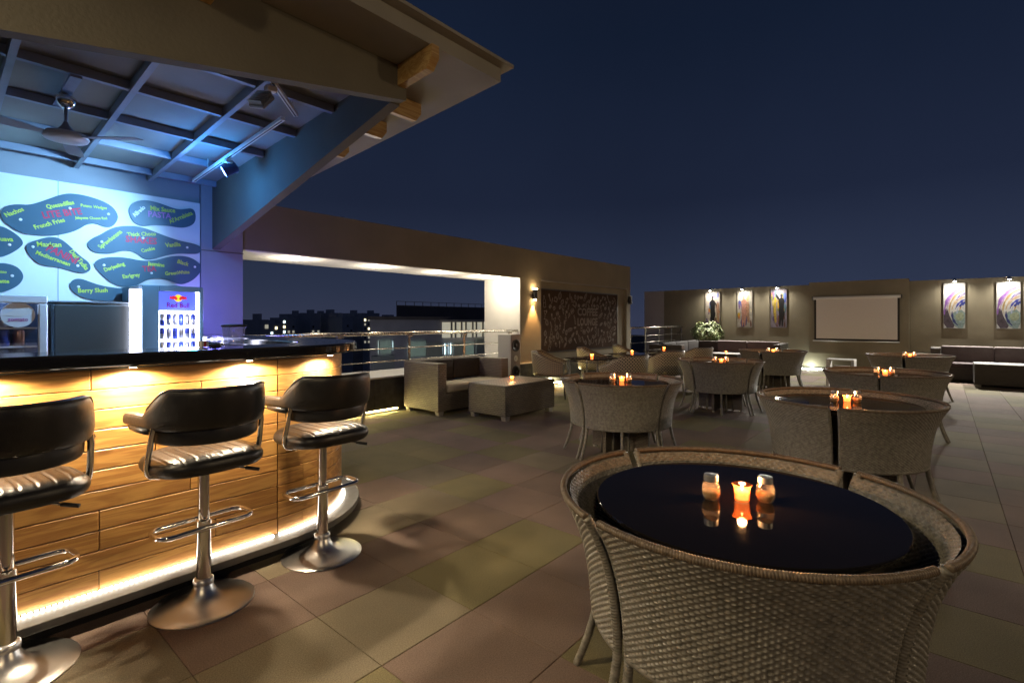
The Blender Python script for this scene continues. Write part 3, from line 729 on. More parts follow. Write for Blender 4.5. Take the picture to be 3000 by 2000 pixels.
for zi, z in enumerate((1.30, 1.17, 1.04, .91)):
    MB().box(1.433,1.734,FY-.030,FY+.012,z-.008,z-.001).build('shelf', mt['ledblue'], rb, world=True)
    for i in range(6):
        MB().lathe([(.016,0),(.0205,.008),(.0205,.058)], 12, (1.458+.051*i,FY-.010,z)).build('can', mt['canB'] if (i+zi) % 3 else mt['canC'], rb, True, world=True, ang=40)
        MB().lathe([(.0205,.0585),(.0205,.104),(.015,.114)], 12, (1.458+.051*i,FY-.010,z)).build('can', mt['canC'] if (i+zi) % 2 else mt['canB'], rb, True, world=True, ang=40)
for z_ in (1.36,1.10): lamp('door_led', 'POINT', (1.60-rb.location.x, FY-.10-rb.location.y, z_), 1.3, (.62,.66,1.0), rb, .03)
lamp('fridge_glow', 'POINT', (1.87-rb.location.x, FY+.10-rb.location.y, 1.40), 13, (.20,.17,1.0), rb, .12)

jug = thing('lidded_jug', 'clear plastic jug with black lid on the black counter', 'jug', (1.115, 2.965, 1.203))
def sq(a, z): 
    p = 5.0; return (abs(math.cos(a))**p+abs(math.sin(a))**p)**(-1/p)
MB().lathe([(.0,0),(.038,0),(.040,.006),(.0475,.112),(.0455,.112),(.0385,.008),(.0,.006)], 40, rfun=sq).build('jar', mt['glass'], jug, True, ang=40)
MB().lathe([(.051,.1125),(.053,.118),(.050,.124),(.030,.128),(.0,.129)], 40, rfun=sq).build('lid', mt['black'], jug, True, ang=40)
jug.rotation_euler.z = R(12)
pk = thing('sugar_packet_box', 'small white and red carton lying on the black counter', 'carton', (1.015, 3.12, 1.203), R(20))
MB().cbox(-.022,.022,-.015,.015,0,.034,.002).build('carton', mt['white'], pk)
MB().box(-.008,.006,-.0156,-.0152,.004,.030).build('stripe', mt['txtR'], pk)
bw = thing('small_bowl', 'tiny upturned black bowl beside the carton on the counter', 'bowl', (1.085, 3.16, 1.203))
MB().lathe([(.035,0),(.033,.010),(.022,.018),(.0,.021)], 24).build('shell', mt['black'], bw, True); MB().lathe([(.012,.019),(.011,.024),(0,.024)], 16).build('foot', mt['black'], bw, True)

# ceiling fan
fan = thing('ceiling_fan', 'metal ceiling fan hanging from the bar ceiling joists', 'fan', (.646, 4.60, zc(4.60)-.004))
MB().box(-.03,.03,-.36,.33,-.075,-.058).build('mounting_bar', mt['joist'], fan)
MB().lathe([(.018,-.076),(.030,-.085),(.055,-.10),(.058,-.125),(.045,-.155),(.020,-.18)], 24).build('canopy', mt['chrome'], fan, True, ang=60)
MB().lathe([(.011,-.17),(.011,-.275)], 12).build('down_rod', mt['joist'], fan, True)
MB().lathe([(.013,-.27),(.020,-.29),(.05,-.33),(.062,-.345)], 20).build('lower_canopy', mt['joist'], fan, True)
MB().lathe([(.05,-.34),(.115,-.352),(.128,-.372),(.118,-.392),(.06,-.405),(0,-.407)], 32).build('motor', mt['fridgewhite'], fan, True, ang=60)
for k in range(3):
    a = R(75+120*k); c_, s_ = math.cos(a), math.sin(a)
    prof_ = [(.12,-.03),(.17,-.035),(.24,-.052),(.46,-.056),(.48,-.04),(.48,.04),(.46,.052),(.24,.046),(.17,.03),(.12,.03)]
    MB().prism(prof_, lambda p_, q_, h: (p_*c_-q_*s_, p_*s_+q_*c_, h+q_*.16), -.374, -.370).build('blade', mt['joist'], fan)

# track lights
def track_bar(a, b, label):
    t = thing('light_track', label, 'light track', a)
    d = Vector(b)-Vector(a); n = d.normalized(); sd = n.cross(Vector((0,0,1))).normalized()*.016; u_ = Vector((0,0,.013))
    v = [sd*i+u_*j+d*k for k in (0,1) for i,j in ((-1,-1),(1,-1),(1,1),(-1,1))]
    MB().add([tuple(q) for q in v], [(0,1,2,3),(7,6,5,4),(0,4,5,1),(1,5,6,2),(2,6,7,3),(3,7,4,0)]).build('rail', mt['white'], t)
    v = [sd*i*.35+u_*j+d*k for k in (.01,.99) for i,j in ((-1,-1.06),(1,-1.06),(1,-.9),(-1,-.9))]
    MB().add([tuple(q) for q in v], [(0,1,2,3),(7,6,5,4),(0,4,5,1),(1,5,6,2),(2,6,7,3),(3,7,4,0)]).build('slot', mt['black'], t)
    for k in (.2,.8):
        p = d*k; MB().tube([tuple(p+u_), (p.x, p.y, zc(a[1]+p.y)-a[2]-.004)], .004, 6).build('hanger', mt['white'], t)
    return t
track_bar((1.815,5.853,2.788), (1.821,3.892,2.919), 'white light track carrying the lit blue spotlight')
track_bar((1.518,3.402,2.952), (1.868,3.777,2.927), 'short white light track close behind the front fascia')
bs = thing('blue_spotlight', 'lit blue spotlight clamped to the long light track', 'spotlight', (1.82, 4.98, 2.83))
ax = Vector((-.80,.32,-.50)).normalized()
q = ax.to_track_quat('Z','Y')
def orient(o, d): o.rotation_mode = 'QUATERNION'; o.rotation_quaternion = d
o = MB().lathe([(.020,-.10),(.045,-.09),(.052,0),(.056,.03),(.050,.03),(.046,.0)], 24).build('housing', M('spot_housing_blue', (.05,.08,.22), .4), bs, True, ang=50); o.location = (0,.02,-.10); orient(o, q)
o = MB().lathe([(.048,.016),(.0,.017)], 24).build('lens', mt['bulbblue'], bs); o.location = (0,.02,-.10); orient(o, q)
MB().rbox(-.03,.03,-.05,.05,-.045,-.014,.006,2).build('adapter', mt['white'], bs, True); MB().tube([(0,0,-.044),(0,.01,-.07)], .012, 8).build('stem', mt['white'], bs, True)
lamp('blue_beam', 'SPOT', (-.07,.05,-.14), 165, (.26,.58,1.0), bs, .04, 96, .9, to=(-1.5,1.25,-.95))
lamp('blue_spill', 'POINT', (-.16,.06,-.22), 11.0, (.05,.32,1.0), bs, .06)
fl = thing('floodlight', 'unlit finned floodlight hanging off the short light track', 'floodlight', (1.53, 3.45, 2.945))
MB().rbox(-.035,.035,-.03,.03,-.05,-.016,.006,2).build('adapter', mt['white'], fl, True)
o = MB().cbox(-.07,.07,-.055,.055,-.012,.012,.004).build('body', mt['silver'], fl); o.location = (-.05,.02,-.13); o.rotation_euler = (R(15),R(-50),R(20))
for k in range(7):
    p = MB().box(-.065+.0205*k,-.058+.0205*k,-.05,.05,.0125,.045).build('fin', mt['silver'], fl); p.location = o.location; p.rotation_euler = o.rotation_euler
MB().tube([(0,0,-.049),(-.02,.01,-.09),(-.03,.015,-.11)], .006, 6).build('bracket', mt['white'], fl, True)
es = thing('eave_fill_spot', 'added warm fill spotlight under the front eave, left of the bar stools', 'spotlight', (-1.0, 2.535, zc(2.535)-.005))  # unseen spot added to brighten the wicker chairs from the left
MB().lathe([(.03,-.03),(.03,0)], 16).build('mount', mt['black'], es, True, ang=40)
o = MB().lathe([(.02,-.10),(.05,-.08),(.055,.04),(.048,.04),(.045,.0)], 20).build('housing', mt['black'], es, True, ang=50); o.location = (0,0,-.09); orient(o, Vector((.85,-.35,-.40)).to_track_quat('Z','Y'))
o = MB().lathe([(.044,.01),(0,.012)], 20).build('lens', mt['bulb'], es); o.location = (0,0,-.09); orient(o, Vector((.85,-.35,-.40)).to_track_quat('Z','Y'))
lamp('eave_fill_beam', 'SPOT', (.06,-.03,-.13), 120, (1,.79,.47), es, .20, 96, 1.0, to=(4.6,-2.0,-2.75))
# fill lamps on posts, added behind and beside the camera to brighten the terrace
for i_, (x_, y_, en_) in enumerate(((-2.9,-2.3,105),(6.2,-6.6,240))):
    t = thing('fill_lamp_post', ('added tall globe fill lamp at the bar end of the terrace','added tall globe fill lamp at the open side of the terrace')[i_], 'lamp post', (x_,y_,0), group='added fill lamps of the terrace')
    MB().lathe([(.12,0),(.12,.03),(.035,.06),(.03,4.0)], 20).build('post', mt['black'], t, True, ang=40)
    MB().lathe([(.02,4.0),(.14,4.03),(.2,4.15),(.2,4.28),(.13,4.40),(0,4.44)], 24).build('globe', EM('globe_%d'%i_, (1,.86,.62), 2.0), t, True)
    lamp('globe_fill', 'POINT', (0,0,3.85), en_, (1,.74,.42), t, .22)

# ------------------------------------------------------------------ portal wall with the opening to the city
pw = thing('portal_wall', 'long umber wall with a deep white framed opening to the city', 'wall', (7.3, 6.75, 0))
YF, YB = 6.282, 7.24
MB().box(2.452,12.18,YF,YB,2.195,2.77).build('lintel', mt['stuccoD'], pw, world=True)
MB().box(2.452,7.598,YF+.004,YB-.004,2.180,2.1945).build('soffit', mt['white'], pw, world=True)
MB().box(7.600,7.615,YF+.002,YB-.002,.52,2.193).build('jamb_lining', mt['white'], pw, world=True)
MB().box(7.617,8.28,YF,YB-.01,.52,2.194).build('pier', mt['stuccoD'], pw, world=True)
MB().box(11.98,12.18,YF,YB-.01,.52,2.194).build('pier', mt['stuccoD'], pw, world=True)
MB().box(8.282,11.978,YF+.07,YB-.01,.52,2.194).build('recess_back', mt['stuccoD'], pw, world=True)
MB().box(8.282,11.978,YF-.012,YF+.068,2.165,2.193).build('recess_lit_edge', mt['soffit'], pw, world=True)  # pale strip: the lit line along the recess top, put into its colour
for X in (3.25,4.55,5.80,6.85,7.35):
    MB().lathe([(.05,2.1798),(.05,2.174),(.036,2.172)], 20, (X,YF+.30,0)).build('downlight_ring', mt['chrome'], pw, world=True)
    MB().lathe([(.033,2.176),(.03,2.166),(0,2.164)], 16, (X,YF+.30,0)).build('downlight_bulb', mt['bulbwarm'], pw, world=True)
    lamp('portal_downlight', 'POINT', (X-7.3, YF+.30-6.75, 2.03), 8.5, (1,.88,.66), pw, .05)
pl_ = thing('tiled_plinth', 'low plinth of dark glossy stone tiles along the terrace edge', 'plinth', (7.3, 6.26, 0))
MB().box(2.452,12.18,6.262,7.20,.0,.50).build('core', mt['dark'], pl_, world=True)
x = 2.455
while x < 12.1:
    x1 = min(x+.60, 12.178)
    MB().cbox(x, x1-.003, 6.244, 6.261, .043, .498, .002).build('tile', mt['granite'], pl_, world=True); x = x1
MB().cbox(2.452,12.18,6.232,6.279,.5015,.520,.003).build('ledge_front', mt['ledge'], pl_, world=True)
MB().cbox(2.452,7.599,6.2805,7.23,.503,.5165,.003).build('ledge', mt['white'], pl_, world=True)
MB().box(2.46,4.66,6.246,6.2605,.034,.041).build('led_strip', mt['ledfloor'], pl_, world=True)
MB().box(7.4,9.4,6.246,6.2605,.034,.041).build('led_strip', mt['ledfloor'], pl_, world=True)
fs = thing('floor_spotlight', 'small lit floor lamp at the foot of the dark plinth', 'floor lamp', (8.72, 6.12, 0))
MB().lathe([(.045,.0),(.045,.03),(.038,.034)], 20).build('housing', mt['chrome'], fs, True, ang=40); MB().lathe([(.036,.035),(.03,.045),(0,.048)], 16).build('lens', mt['bulb'], fs)
lamp('floor_glow', 'POINT', (0,0,.10), 6, (1,.92,.55), fs, .03)

ra = thing('steel_railing', 'polished steel railing in the opening of the long wall', 'railing', (5.0, 6.345, .516))
MB().tube([(2.46,6.345,1.155),(7.59,6.345,1.155)], .026, 14).build('top_rail', mt['steel'], ra, True, world=True)
for z in (.93,.74): MB().tube([(2.46,6.345,z),(7.59,6.345,z)], .0085, 8).build('bar', mt['steel'], ra, True, world=True)
for X in (2.56,3.76,4.965,6.16,7.36):
    po = MB().box(X-.02,X+.02,6.353,6.367,.5175,1.10).build('post', mt['steel'], ra, world=True)
    MB().cbox(X-.05,X+.05,6.325,6.365,1.102,1.126,.004).build('saddle', mt['steel'], po, world=False)
    o = po.children[0]; o.location = tuple(-c for c in ra.location)
ra2 = thing('steel_railing', 'dull steel railing between the long wall and the painted wall', 'railing', (14.1, 6.345, 0))
MB().tube([(12.2,6.345,1.155),(15.93,6.345,1.155)], .026, 12).build('top_rail', mt['steel'], ra2, True, world=True)
for z in (.93,.74): MB().tube([(12.2,6.345,z),(15.93,6.345,z)], .0085, 8).build('bar', mt['steel'], ra2, True, world=True)
for X in (12.35,13.25,14.15,15.05,15.85): MB().box(X-.02,X+.02,6.353,6.367,.0,1.13).build('post', mt['steel'], ra2, world=True)

# wall sconces
def sconce(x, lit, label):
    t = thing('wall_sconce', label, 'wall lamp', (x, YF-.06, 1.78), group='up and down sconces on the long wall')
    MB().lathe([(.046,0),(.048,.01),(.048,.19),(.046,.20)], 24).build('body', mt['black'], t, True, ang=40)
    MB().box(-.02,.02,.04,.059,.06,.14).build('bracket', mt['black'], t)
    MB().lathe([(.048,.201),(.048,.212),(.0,.213)], 24).build('cap', mt['silver'] if not lit else mt['bulborange'], t)
    if lit:
        MB().lathe([(.03,-.004),(.028,-.022),(0,-.03)], 16).build('bulb', mt['bulborange'], t)
        lamp('sconce_down', 'SPOT', (0,.0,-.035), 70, (1,.50,.17), t, .02, 62, .6, to=(0,.035,-.6))
        lamp('sconce_halo', 'POINT', (0,-.01,-.045), .8, (1,.6,.26), t, .02)
    return t
sconce(8.005, True, 'lit black sconce throwing an orange beam down the wall')
sconce(12.06, False, 'unlit black sconce by the end of the long wall')

# chalkboard with doodles
cbd = thing('chalkboard', 'brown chalkboard covered in white food doodles and lounge lettering', 'chalkboard', (9.95, YF+.05, .69))
YBd = YF+.045
def local(m): return m
o = MB().cbox(8.34,11.55,YBd,YBd+.024,.69,2.0,.003).build('board', mt['board'], cbd, world=True)
for a in (8.34, 11.55): MB().cbox(a-.02 if a < 9 else a, a if a < 9 else a+.02, YBd-.006,YBd+.024,.672,2.018,.002).build('frame_side', mt['black'], cbd, world=True)
for z0,z1 in ((.672,.689),(2.001,2.018)): MB().cbox(8.342,11.548,YBd-.006,YBd+.024,z0,z1,.002).build('frame_rail', mt['black'], cbd, world=True)
def stroke(m, pts, wd=.0085):
    for (x0,z0),(x1,z1) in zip(pts[:-1], pts[1:]):
        dx, dz = x1-x0, z1-z0; l_ = math.hypot(dx,dz) or 1; nx, nz = -dz/l_*wd/2, dx/l_*wd/2
        m.add([(x0-nx,YBd-.002,z0-nz),(x1-nx,YBd-.002,z1-nz),(x1+nx,YBd-.002,z1+nz),(x0+nx,YBd-.002,z0+nz)], [(0,1,2,3)])
def ell(cx,cz,a,b,r0=0,n=14,a0=0,a1=360):
    return [(cx+a*math.cos(R(a0+(a1-a0)*i/n))*math.cos(r0)-b*math.sin(R(a0+(a1-a0)*i/n))*math.sin(r0), cz+a*math.cos(R(a0+(a1-a0)*i/n))*math.sin(r0)+b*math.sin(R(a0+(a1-a0)*i/n))*math.cos(r0)) for i in range(n+1)]
def rotp(pts, cx, cz, an, s): return [(cx+s*(x*math.cos(an)-z*math.sin(an)), cz+s*(x*math.sin(an)+z*math.cos(an))) for x,z in pts]
def doodle(kind):
    if kind == 0: return [[(-.3,-1),(-.3,.2),(-.12,.5),(-.12,1),(.12,1),(.12,.5),(.3,.2),(.3,-1),(-.3,-1)], [(-.3,-.2),(.3,-.2)]]          # bottle
    if kind == 1: return [[(-.5,.7),(0,0),(.5,.7),(-.5,.7)], [(0,0),(0,-.8)], [(-.3,-.8),(.3,-.8)], ell(.3,.75,.16,.16)]                      # cocktail
    if kind == 2: return [ell(0,.4,.5,.14), [(-.5,.4),(-.42,-.4),(.42,-.4),(.5,.4)], ell(.55,.05,.18,.22), [(-.7,-.5),(.7,-.5)]]               # cup
    if kind == 3: return [ell(0,0,.9,.3,.6), ell(.05,.05,.55,.12,.6)]                                                                          # bean / banana
    if kind == 4: return [ell(0,-.3,.45,.6), ell(0,.35,.5,.4,0,12,0,180), [(-.5,.35),(.5,.35)], [(-.2,.5),(-.1,.7)], [(.1,.55),(.2,.72)]]      # cupcake
    if kind == 5: return [[(-.08,-1),(-.08,.2),(.08,.2),(.08,-1),(-.08,-1)]] + [[(x,.2),(x,.85)] for x in (-.22,-.07,.08,.22)] + [[(-.22,.2),(.22,.2)]]  # fork
    if kind == 6: return [ell(0,.25,.55,.3,0,12,0,180), [(-.55,.25),(.55,.25)], [(-.6,.1),(.6,.1)], [(-.55,-.05),(.55,-.05)], ell(0,-.05,.55,.3,0,12,180,360)]  # burger
    if kind == 7: return [[(-.5,.8),(.5,.8),(0,-.9),(-.5,.8)], ell(0,.95,.55,.2,0,12,0,180), ell(-.12,.4,.1,.1), ell(.12,.2,.1,.1)]            # pizza
    if kind == 8: return [ell(0,0,.55,.75), ell(0,.0,.3,.5), [(0,.75),(.1,1)]]                                                                 # fruit
    return [[(-.16,-1),(.16,-1),(.16,1),(-.16,1),(-.16,-1)], [(-.16,.5),(.16,.5)]]                                                             # straw
dr = random.Random(11)
pts_used = []
for _ in range(2600):
    cx_, cz_ = dr.uniform(8.45,11.45), dr.uniform(.80,1.90); s_ = dr.uniform(.055,.125)
    if 9.62 < cx_ < 10.68 and 1.20 < cz_ < 1.66: continue
    if any(math.hypot(cx_-a, (cz_-b)) < .74*(s_+c)+.008 for a,b,c in pts_used): continue
    pts_used.append((cx_,cz_,s_)); m = MB(); an = dr.uniform(-.7,.7)
    for st_ in doodle(dr.randrange(10)): stroke(m, rotp(st_, cx_, cz_, an, s_), .009)
    m.build('doodle', mt['chalk'], cbd, world=True)
for body, zz in (('COFFEE', 1.47), ('LOUNGE', 1.24)):
    me = text_mesh(body, .86, .0, height=.24); me.materials.append(mt['chalk'])
    bm = bmesh.new(); bm.from_mesh(me)
    bed = [e_ for e_ in bm.edges if len(e_.link_faces) == 1]; m = MB()
    for e_ in bed:
        a, b = e_.verts; stroke(m, [(9.72+a.co.x, zz+a.co.y),(9.72+b.co.x, zz+b.co.y)], .012)
    bm.free(); m.build('lettering', mt['chalk'], cbd, world=True)

# ------------------------------------------------------------------ far wall with paintings and screen
XW = 15.95
fw = thing('painted_wall', 'long taupe wall with paintings and screen closing the terrace', 'wall', (16.05, 0, 0))
MB().box(XW,XW+.22,-7,6.44,0,2.335).build('wall', mt['stuccoD'], fw, world=True)
MB().box(XW+.002,XW+.22,6.442,7.0,-.3,2.333).build('wall_end', mt['stuccoD'], fw, world=True)
MB().box(XW+.004,XW+.22,7.002,7.70,-.3,2.331).build('wall_end', M('pale_render', (.48,.45,.44), .9, noise=.06, nscale=2), fw, world=True)
MB().box(XW-.13,XW-.002,.62,2.775,.47,2.39).build('screen_niche', mt['stuccoD'], fw, world=True)
MB().box(XW-.006,XW-.0005,-7,6.44,0,.09).build('skirting', mt['granite'], fw, world=True)
MB().box(XW-.03,XW-.007,2.42,3.02,.010,.030).build('led_strip', mt['ledwhite'], fw, world=True)
lamp('skirting_glow', 'POINT', (XW-.16-16.05, 2.75, .10), 5, (.93,1,.85), fw, .05)
XS = XW-.135
ps = thing('projector_screen', 'pulled down grey projector screen with white case and bottom bar', 'projector screen', (XS-.03, 1.72, .8))
MB().tube([(XS-.045,.755,1.955),(XS-.045,2.69,1.955)], .038, 14).build('case', mt['white'], ps, True, world=True)
for y in (.76,2.685): MB().cbox(XS-.09,XS-.002,y-.012,y+.012,1.91,2.0,.003).build('end_cap', mt['black'], ps, world=True)
MB().box(XS-.040,XS-.037,.80,2.645,.83,1.92).build('border', mt['screenframe'], ps, world=True)
MB().box(XS-.043,XS-.0405,.845,2.60,.872,1.918).build('fabric', mt['screen'], ps, world=True)
MB().tube([(XS-.04,.80,.806),(XS-.04,2.68,.806)], .016, 10).build('bottom_bar', mt['silver'], ps, True, world=True)

def painting(y0, y1, z0, z1, label, kind, seed):
    """canvas with paint patches; y0 is the edge toward the long wall"""
    t = thing('painting', label, 'painting', (XW-.03, (y0+y1)/2, z0), group='paintings on the taupe wall')
    W, H = y0-y1, z1-z0
    MB().cbox(XW-.045,XW-.006,y1,y0,z0,z1,.003).build('stretcher', mt['black'], t, world=True)
    base = {0:(.34,.30,.26),1:(.30,.28,.24),2:(.18,.16,.20),3:(.46,.46,.45)}[kind]
    MB().box(XW-.0475,XW-.0455,y1+.004,y0-.004,z0+.004,z1-.004).build('canvas', M('canvas_%d_%d'%(kind,seed), base, .6, noise=.25, nscale=14), t, world=True)
    layer = [0]
    def patch(poly, col, it=2):
        layer[0] += 1; x = XW-.0480-.0003*layer[0]
        pl = smooth_poly([(y0-a*W, z1-b*H) for a,b in poly], it)
        col = tuple(round(.62*c**1.35,3) for c in col); k = 'paint_%.3f_%.3f_%.3f' % col
        m_ = bpy.data.materials.get(k) or M(k, col, .5, noise=.30, nscale=25)
        MB().prism(pl, lambda a,b,h:(h,a,b), x, x+.0002).build('paint_patch', m_, t, world=True)
    if kind == 3:      # violet and blue wave
        def band(r0, r1, a0, a1, col, cx=1.12, cz=.64, sx_=1.2, sz=.64, n=16):
            layer[0] += 1; x = XW-.0480-.0003*layer[0]
            A = [a0+(a1-a0)*i/n for i in range(n+1)]
            ins = lambda a, b: (y0-W*min(.99,max(.01,a)), z1-H*min(.99,max(.01,b)))
            taper = lambda i: (math.sin(PI*i/n)**.5)*(.75+.25*math.sin(i*1.1+r0*20)); sx_ *= 1+.05*math.sin(r0*31); cz += .03*math.sin(r0*17); cx += .08*math.sin(r0*23)
            o_ = [ins(cx+(r0+(r1-r0)*(.5+.5*taper(i)))*sx_*math.cos(R(a)), cz-(r0+(r1-r0)*(.5+.5*taper(i)))*sz*math.sin(R(a))) for i,a in enumerate(A)]
            n_ = [ins(cx+(r0+(r1-r0)*(.5-.5*taper(i)))*sx_*math.cos(R(a)), cz-(r0+(r1-r0)*(.5-.5*taper(i)))*sz*math.sin(R(a))) for i,a in enumerate(A)]
            col = tuple(round(.62*c**1.35,3) for c in col); k = 'paint_%.3f_%.3f_%.3f' % col
            m_ = bpy.data.materials.get(k) or M(k, col, .5, noise=.3, nscale=25)
            v = [(x,)+p for p in o_] + [(x,)+p for p in n_]
            MB().add(v, [(i,i+1,n+2+i,n+1+i) for i in range(n)]).build('paint_patch', m_, t, world=True)
        patch([(0.02,.58),(.2,.56),(.3,.75),(.6,.99),(.02,.99)], (.17,.14,.18), 1)
        patch([(.35,.66),(.98,.56),(.98,.99),(.6,.99),(.40,.85)], (.45,.58,.58), 1)
        band(.80,.95,95,185,(.46,.26,.66)); band(.73,.80,95,180,(.62,.45,.70)); band(.66,.74,100,190,(.62,.48,.26)); band(.58,.67,95,160,(.20,.12,.62))
        band(.50,.60,95,170,(.72,.58,.42)); band(.42,.50,95,165,(.13,.14,.58)); band(.36,.42,100,180,(.60,.40,.10))
        band(.22,.36,80,150,(.10,.14,.48)); band(.40,.46,150,235,(.55,.62,.80)); band(.46,.56,170,235,(.09,.12,.36))
        band(.05,.18,150,240,(.12,.28,.46)); patch([(.5,.7),(.9,.62),(.95,.8),(.65,.85)], (.55,.62,.48)); band(.60,.63,100,150,(.75,.66,.80))
    else:
        rr = random.Random(seed)
        cols = [(.70,.52,.08),(.62,.26,.06),(.16,.22,.55),(.75,.70,.55),(.38,.42,.14),(.35,.24,.40),(.66,.55,.30),(.20,.30,.36)]
        for i in range(26):
            cx_, cz_ = rr.uniform(.08,.92), rr.uniform(.06,.95); a_, b_ = rr.uniform(.05,.13), rr.uniform(.05,.16)
            col = cols[rr.randrange(8)] if cz_ < .72 else ((.30,.16,.12),(.20,.16,.32),(.34,.26,.36))[rr.randrange(3)]
            patch([(min(.98,max(.02,cx_+a_*math.cos(k*1.05)*rr.uniform(.6,1.2))), min(.985,max(.015,cz_+b_*math.sin(k*1.05)*rr.uniform(.6,1.2)))) for k in range(6)], col)
        dk = (.012,.014,.018) if kind != 1 else (.55,.33,.26)
        cxs = {0:.50,1:.45,2:.66}[kind]
        # standing dancer seen from behind
        patch([(cxs-.06,.12),(cxs+.05,.11),(cxs+.07,.17),(cxs+.03,.22),(cxs-.05,.22)], dk)
        patch([(cxs-.05,.22),(cxs+.05,.22),(cxs+.20,.28),(cxs+.16,.40),(cxs+.15,.55),(cxs+.22,.62),(cxs+.12,.78),(cxs+.10,.97),(cxs+.02,.97),(cxs+.0,.75),(cxs-.05,.97),(cxs-.14,.97),(cxs-.13,.72),(cxs-.16,.55),(cxs-.12,.42),(cxs-.20,.30)], dk, 1)
        patch([(cxs+.16,.28),(cxs+.30,.36),(cxs+.36,.55),(cxs+.30,.56),(cxs+.22,.42)] if kind != 2 else [(cxs-.16,.28),(cxs-.32,.20),(cxs-.36,.10),(cxs-.28,.12),(cxs-.10,.24)], dk, 1)
        # partner
        pc = (.58,.46,.12) if kind == 2 else (.52,.34,.24)
        c2 = {0:.86,1:.72,2:.28}[kind]
        patch([(c2-.05,.30),(c2+.05,.30),(c2+.10,.42),(c2+.06,.6),(c2+.12,.85),(c2-.02,.9),(c2-.10,.6),(c2-.10,.42)], pc, 2)
    return t
pn = [(5.631,5.183,1.15,2.24,'painting of a dark dancer with raised partner, beside the bush',0,3),(4.683,4.254,1.15,2.24,'yellow and white painting of pale dancers between two others',1,5),
      (3.765,3.339,1.15,2.25,'painting of dark and golden dancers on violet, beside the screen',2,9),(-.021,-.416,1.165,2.245,'violet and blue wave painting right beside the screen niche',3,1),
      (-.939,-1.335,1.165,2.225,'violet and blue wave painting farther from the screen niche',3,2)]
for q in pn: painting(*q)
LB = ['picture light above the dancer painting beside the bush','picture light above the pale dancers painting','picture light above the golden dancers painting','picture light above the wave painting beside the screen','picture light above the wave painting away from the screen']
for i, (y, z) in enumerate(((5.42,2.275),(4.49,2.275),(3.56,2.285),(-.225,2.265),(-1.14,2.245))):
    t = thing('picture_light', LB[i], 'picture light', (XW, y, 2.30), group='picture lights on the taupe wall')
    MB().box(-.012,-.001,-.03,.03,-.02,.03).build('plate', mt['chrome'], t)
    MB().tube([(-.012,0,.01),(-.10,0,.04),(-.22,0,.03)], .007, 8).build('arm', mt['chrome'], t, True)
    MB().lathe([(.030,-.03),(.034,.0),(.020,.04),(.0,.045)], 18, (-.24,0,0)).build('shade', mt['chrome'], t, True, ang=50)
    MB().lathe([(.027,-.031),(.02,-.042),(0,-.046)], 14, (-.24,0,0)).build('bulb', mt['bulb'], t)
    right = i > 2
    lamp('picture_beam', 'SPOT', (-.25,0,-.055), 150 if not right else 260, (1,.95,.85), t, .018, 104, .45, to=(-1.75,0,-1.9))
    lamp('picture_wash', 'SPOT', (-.25,0,-.050), 19, (1,.92,.78), t, .018, 150, .9, to=(.02,0,-.8))

